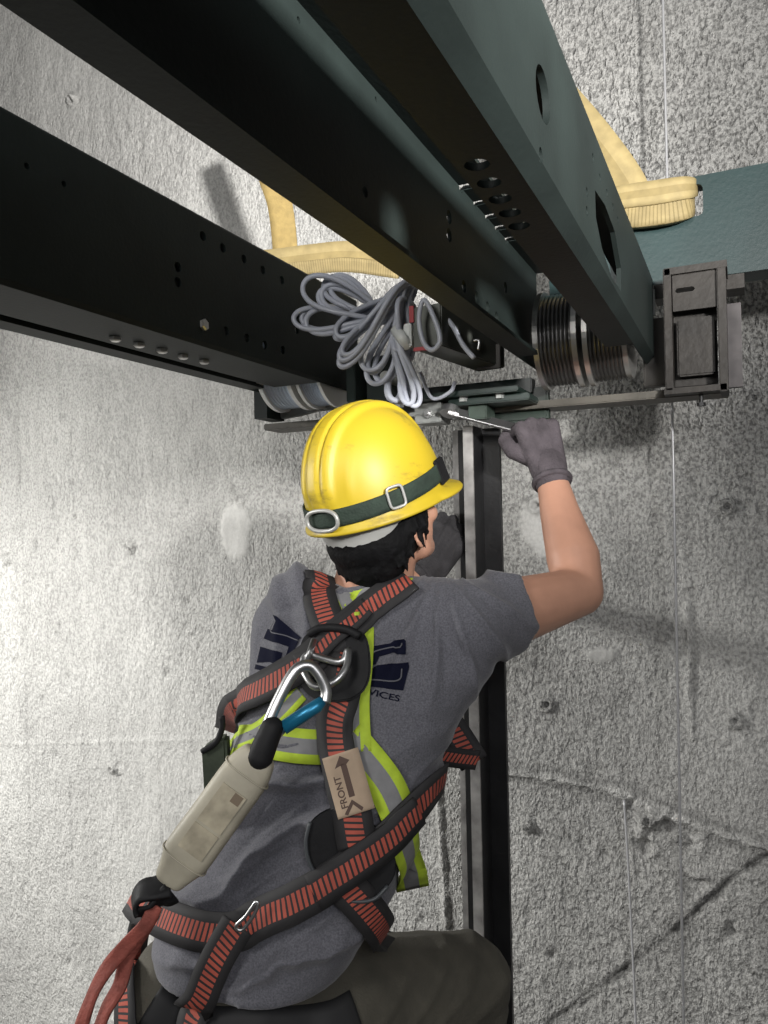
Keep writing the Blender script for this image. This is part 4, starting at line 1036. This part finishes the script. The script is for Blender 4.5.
# ------------------------------------------------------------------ safety harness
hz = empty('safety_harness', P(250, 900, 1.0), 'black and orange-barred full-body safety harness worn over the grey t-shirt', 'harness')
SW = .054
def S_(px, off=.0075, w=SW, **k): return strap(px, w, off+.0055, 'webbing_strap', STRAP, hz, **k)
S_([(316, 578), (319, 592), (326, 615), (336, 640), (345, 662), (344, 690)], .007, .050)
S_([(412, 588), (392, 598), (368, 615), (340, 638), (305, 668), (270, 689), (248, 700), (236, 708), (231, 722)], .0105, .050)
S_([(350, 655), (344, 690), (341, 720), (342, 750), (348, 785), (353, 815), (356, 842)], .012, .052)
S_([(440, 712, 1.195), (455, 732, 1.19), (474, 762, 1.18)], .0, .046, sn=False); S_([(477, 759, 1.172), (458, 757, 1.15), (428, 752, 1.12)], .0, .030, sn=False)
S_([(437, 774), (415, 800), (385, 835), (345, 868), (310, 893), (280, 910), (248, 925), (215, 930), (180, 922), (148, 908), (138, 900)], .008, .050)
S_([(240, 920), (222, 950), (206, 985), (196, 1030), (192, 1060)], .011, .044)
S_([(148, 905), (140, 930), (136, 965), (134, 1000), (136, 1050)], .012, .040)
S_([(340, 878), (356, 896), (372, 920), (380, 940)], .010, .048)
def pad(px, off, name, m, parent, th=.007, closed=True):
    """rounded plate conforming roughly to the back; px is its outline"""
    c = Vector((sum(p[0] for p in px)/len(px), sum(p[1] for p in px)/len(px))); h, no = onbody(c.x, c.y)
    hs = []; 
    for p in px:
        a, b = onbody(*p)
        if b: hs.append(b)
    no = sum(hs, no*3).normalized(); pc = h+no*off; pts = []
    for q in cr_spline([Vector((p[0], p[1], 0)) for p in px], 5, True):
        r_ = ray(q.x, q.y); t = (pc-EYE).dot(no)/r_.dot(no); pts.append(EYE+r_*t)
    return G().prism(pts, no*th).build(name, m, parent, bevel=.0022), pc, no
dp, pc, pn = pad([(300, 650), (312, 632), (350, 628), (368, 640), (370, 680), (352, 700), (318, 700), (300, 682)], .010, 'dorsal_pad', PADB, hz, .005)
S_([(372, 612), (350, 630), (322, 655), (306, 668)], .019, .030)
def onplane(u, v, off):
    r_ = ray(u, v); return EYE+r_*(((pc+pn*off)-EYE).dot(pn)/r_.dot(pn))
G().tube([onplane(u, v, .020) for u, v in cr2] if False else cr_spline([onplane(u, v, o_) for u, v, o_ in [(309, 634, .014), (322, 628, .018), (345, 629, .018), (360, 636, .016)]], 6), .006, 8).build('pad_bar', PADB, dp, smooth=True)
G().tube(cr_spline([onplane(u, v, .024) for u, v in [(304, 656), (312, 640), (309, 660), (302, 672)]], 4), .0001, 3) 
ringpts = [(309, 655, .020), (340, 662, .024), (348, 650, .022), (346, 668, .030), (334, 682, .036), (316, 687, .036), (306, 676, .032), (303, 664, .024)]
G().tube(cr_spline([onplane(*p) for p in ringpts], 6, True), .0050, 10, True).build('d_ring', STEEL, hz, smooth=True)
G().tube([onplane(306, 664, .03), onplane(314, 640, .026), onplane(310, 652, .024)], .0045, 8).build('ring_neck', STEEL, hz, smooth=True)
# lower hip pad
hp_, pc2, pn2 = pad([(310, 822), (340, 806), (376, 826), (396, 862), (384, 890), (352, 902), (326, 888), (306, 858)], .0045, 'hip_pad', PADB, hz, .004)
pts = [(310, 822), (306, 842), (310, 864), (325, 886), (345, 900), (372, 900), (388, 886)]
def onplane2(u, v, off):
    r_ = ray(u, v); return EYE+r_*(((pc2+pn2*off)-EYE).dot(pn2)/r_.dot(pn2))
G().tube(cr_spline([onplane2(u, v, .008) for u, v in pts], 5), .0026, 8).build('rim_bead', mat('grey_rubber', (.05, .055, .06), .5), hp_, smooth=True)
S_([(410, 805), (385, 833), (345, 866), (315, 888)], .016, .046)
g = G().tube(cr_spline([P(u, v, .965) for u, v in [(258, 906), (252, 918), (242, 930), (236, 926), (246, 916), (256, 902)]], 4, True), .0024, 8, True).build('adjuster', STEEL, hz, smooth=True)
# tan tag with arrow on the centre strap
pth, nn = surf([(347, 754), (352, 782), (357, 811)], .024, 10, 6); _a, _b = pth[0], pth[-1]; pth = [_a.lerp(_b, i/(len(pth)-1)) for i in range(len(pth))]; _n = sum(nn, nn[0]*0).normalized(); _n = (_n*.5-CF).normalized(); nn = [_n]*len(pth)
tg = ribbon(pth, nn, .050, .0014, 'tag', TAG, hz, 5)
def on_tag(fx, fy):
    """fx across -.5..5 (right +), fy down 0..1"""
    i = fy*(len(pth)-1); i0 = min(int(i), len(pth)-2); f = i-i0; c = pth[i0].lerp(pth[i0+1], f); T = (pth[-1]-pth[0]).normalized(); sd = T.cross(nn[i0]).normalized()
    if sd.dot(CR) < 0: sd = -sd
    return c+sd*fx*.050+nn[i0]*.0012
def tagpoly(pts, g): g.add([on_tag(*p) for p in pts], [list(range(len(pts)))])
g = G()
tagpoly([(-.03, .04), (-.24, .22), (-.10, .20), (-.06, .20), (.09, .20), (.20, .15)], g); 
for k in range(6): f0, f1 = .18+k*.09, .18+(k+1)*.09; tagpoly([(-.07, f0), (-.07, f1), (.09, f1), (.09, f0)], g)
tagpoly([(-.02, .76), (-.02, .84), (-.22, .98), (-.30, .95)], g); tagpoly([(-.02, .76), (.22, .93), (.16, .98), (-.02, .84)], g)
g.build('arrow_mark', BROWNINK, tg)
cu = bpy.data.curves.new('t', 'FONT'); cu.body = 'FRONT'; cu.size = 1; cu.offset = .02; o = bpy.data.objects.new('t', cu); COL.objects.link(o); me = apply_mods(o); bpy.data.objects.remove(o)
xs = [v.co.x for v in me.vertices]; W_ = max(xs)-min(xs)
g = G().add([on_tag(-.16-(v.co.y/.72)*.18, .86-(v.co.x-min(xs))/W_*.52) for v in me.vertices], [tuple(p.vertices) for p in me.polygons]); g.build('lettering', BROWNINK, tg)
# green holder at the left side
hd = G(); pts = [P(u, v, 1.13) for u, v in [(201, 750), (216, 740), (226, 738), (228, 785), (204, 800)]]; hd.prism(pts, CF*.03)
tag(hd.build('cloth_pouch', OLIVE, bevel=.004), 'small olive cloth pouch at the left side of the worker, behind the cream lanyard', 'pouch')
G().tube(cr_spline([P(u, v, 1.12) for u, v in [(202, 752), (216, 742), (222, 728), (222, 716)]], 6), .0045, 8).build('pouch_loop', PADB, hz, smooth=True)

# ------------------------------------------------------------------ shock-absorbing lanyard
ly = empty('shock_lanyard', P(180, 900, .95), 'cream padded shock-absorber lanyard clipped to the ring on the worker\'s back', 'lanyard')
A0, A1 = P(259, 756, .945), P(166, 884, .93); ax = (A1-A0).normalized(); nz = (-CF-ax*(-CF).dot(ax)).normalized(); sx_ = ax.cross(nz); L_ = (A1-A0).length
prof = [(-.006, .020, .013), (0, .023, .016), (.022, .031, .018), (.06, .0305, .020), (.11, .0305, .020), (.14, .031, .0195), (.158, .031, .019), (.170, .026, .016), (.188, .020, .013), (.20, .018, .012)]
k_ = L_/.20; g = G(); vs_ = []; SG = 28
for (h_, w_, t_) in [tuple(x) for x in prof]:
    for k in range(SG):
        a = 2*pi*k/SG; c_, s_ = math.cos(a), math.sin(a); c_ = math.copysign(abs(c_)**.6, c_); s_ = math.copysign(abs(s_)**.75, s_)
        vs_.append(A0+ax*h_*k_+sx_*w_*c_+nz*t_*s_)
n_ = len(prof); g.add(vs_, [(i*SG+k, i*SG+(k+1) % SG, (i+1)*SG+(k+1) % SG, (i+1)*SG+k) for i in range(n_-1) for k in range(SG)]+[list(range(SG))[::-1], [(n_-1)*SG+k for k in range(SG)]])
o = g.build('absorber_pack', CREAM, ly, smooth=True); sb = o.modifiers.new('s', 'SUBSURF'); sb.levels = 2; sb.render_levels = 2
for hh_ in (.026, .160): 
    G().tube([A0+ax*hh_*k_+sx_*.0310*math.copysign(abs(math.cos(a))**.6, math.cos(a))+nz*.0190*math.copysign(abs(math.sin(a))**.75, math.sin(a)) for a in [2*pi*k/28 for k in range(28)]], .0012, 6, True).build('seam', CREAM, o, smooth=True)
# printed panel on the pack
pa = mat('faded_panel', (.36, .32, .235), .6, 0, .35, 40)
B0 = A0+ax*.075*k_+nz*.0200; G().obox(B0, sx_*.017, ax*.026, nz*.0006).build('faded_panel', pa, o); 
G().obox(A0+ax*.125*k_+nz*.0200, sx_*.017, ax*.017, nz*.0006).build('faded_panel', pa, o)
G().obox(A0+ax*.055*k_+nz*.0204-sx_*.008, sx_*.006, ax*.006, nz*.0008).build('stain', mat('brown_stain', (.17, .13, .09), .8), o)
# black sleeve and carabiner
C0, C1 = P(262, 752, .94), P(272, 728, .945)
G().caps(C0-(C1-C0)*.2, .0165, C1, .0140).build('rubber_sleeve', PADB, ly, smooth=True)
cpts = [(264, 733, .945), (276, 705, .955), (290, 678, .965), (300, 667, .97), (311, 666, .973), (320, 676, .973), (326, 690, .972), (325, 703, .968)]
cb = G().tube(cr_spline([P(*p) for p in cpts], 6), .0072, 12).build('carabiner', STEEL, ly, smooth=True)
lab(G().tube([P(323, 700, .966), P(317, 706, .964), P(283, 728, .95)], [.006, .0088, .0088], 14).build('gate_sleeve', BLUEA, cb, smooth=True), 'blue gate sleeve')
G().tube([P(283, 728, .95), P(277, 736, .945), P(268, 741, .94)], [.006, .005, .005], 10).build('gate_end', STEEL, cb, smooth=True)
# eye at the lower end and brick-red legs
E0 = [(170, 884, .925), (155, 888, .92), (140, 892, .92), (134, 905, .92), (140, 915, .92), (155, 905, .92), (172, 893, .925)]
pp = cr_spline([P(*p) for p in E0], 6); ribbon(pp, [(-CF*.4+(q-P(152, 902, .92)).normalized()).normalized() for q in pp], .032, .005, 'end_loop', PADB, ly)
for pts in ([(156, 905, .915), (146, 925, .91), (130, 942, .905), (112, 962, .90), (97, 985, .895), (86, 1012, .89), (76, 1045, .89)],
            [(154, 912, .92), (142, 932, .915), (128, 955, .91), (120, 985, .905), (105, 1012, .90), (92, 1050, .895)]):
    pp = cr_spline([P(*p) for p in pts], 8); ribbon(pp, [(-CF*.9-CR*.3+CR*.6*math.sin(i*.14)).normalized() for i in range(len(pp))], .0175, .004, 'webbing_leg', BRICK, ly)

# ------------------------------------------------------------------ lights
def area(name, loc, target, size, power, col=(1, 1, 1), sy=None, spread=None):
    l = bpy.data.lights.new(name, 'AREA'); l.energy = power; l.size = size; l.color = col
    if sy: l.shape = 'RECTANGLE'; l.size_y = sy
    if spread: l.spread = spread
    o = bpy.data.objects.new(name, l); COL.objects.link(o); o.location = loc
    o.rotation_euler = (Vector(target)-Vector(loc)).to_track_quat('-Z', 'Y').to_euler(); return o
area('work_light_left', (-2.85, .30, 1.52), (-1.70, 1.85, -.75), .35, 58, (1, .99, .96), spread=math.radians(130))
area('work_light_behind', (-.56, -1.1, 1.95), (-.5, 1.1, 1.0), .55, 21, (1, .98, .95))
area('work_light_right', (.72, -.1, 1.60), (-.14, .75, 1.85), .12, 16, (1, .98, .95), spread=math.radians(62))
area('fill_light_right', (.75, -.8, 1.78), (.1, 1.8, .6), .5, 17, (.98, .98, 1))  # added soft fill to brighten the right wall, not a lamp of the shaft
w = bpy.data.worlds.new('world'); sc.world = w; w.use_nodes = True
w.node_tree.nodes['Background'].inputs[0].default_value = (.8, .85, .9, 1); w.node_tree.nodes['Background'].inputs[1].default_value = .08
vs = sc.view_settings; vs.view_transform = 'Standard'; vs.look = 'None'; vs.gamma = 1; vs.exposure = 0; vs.use_curve_mapping = False
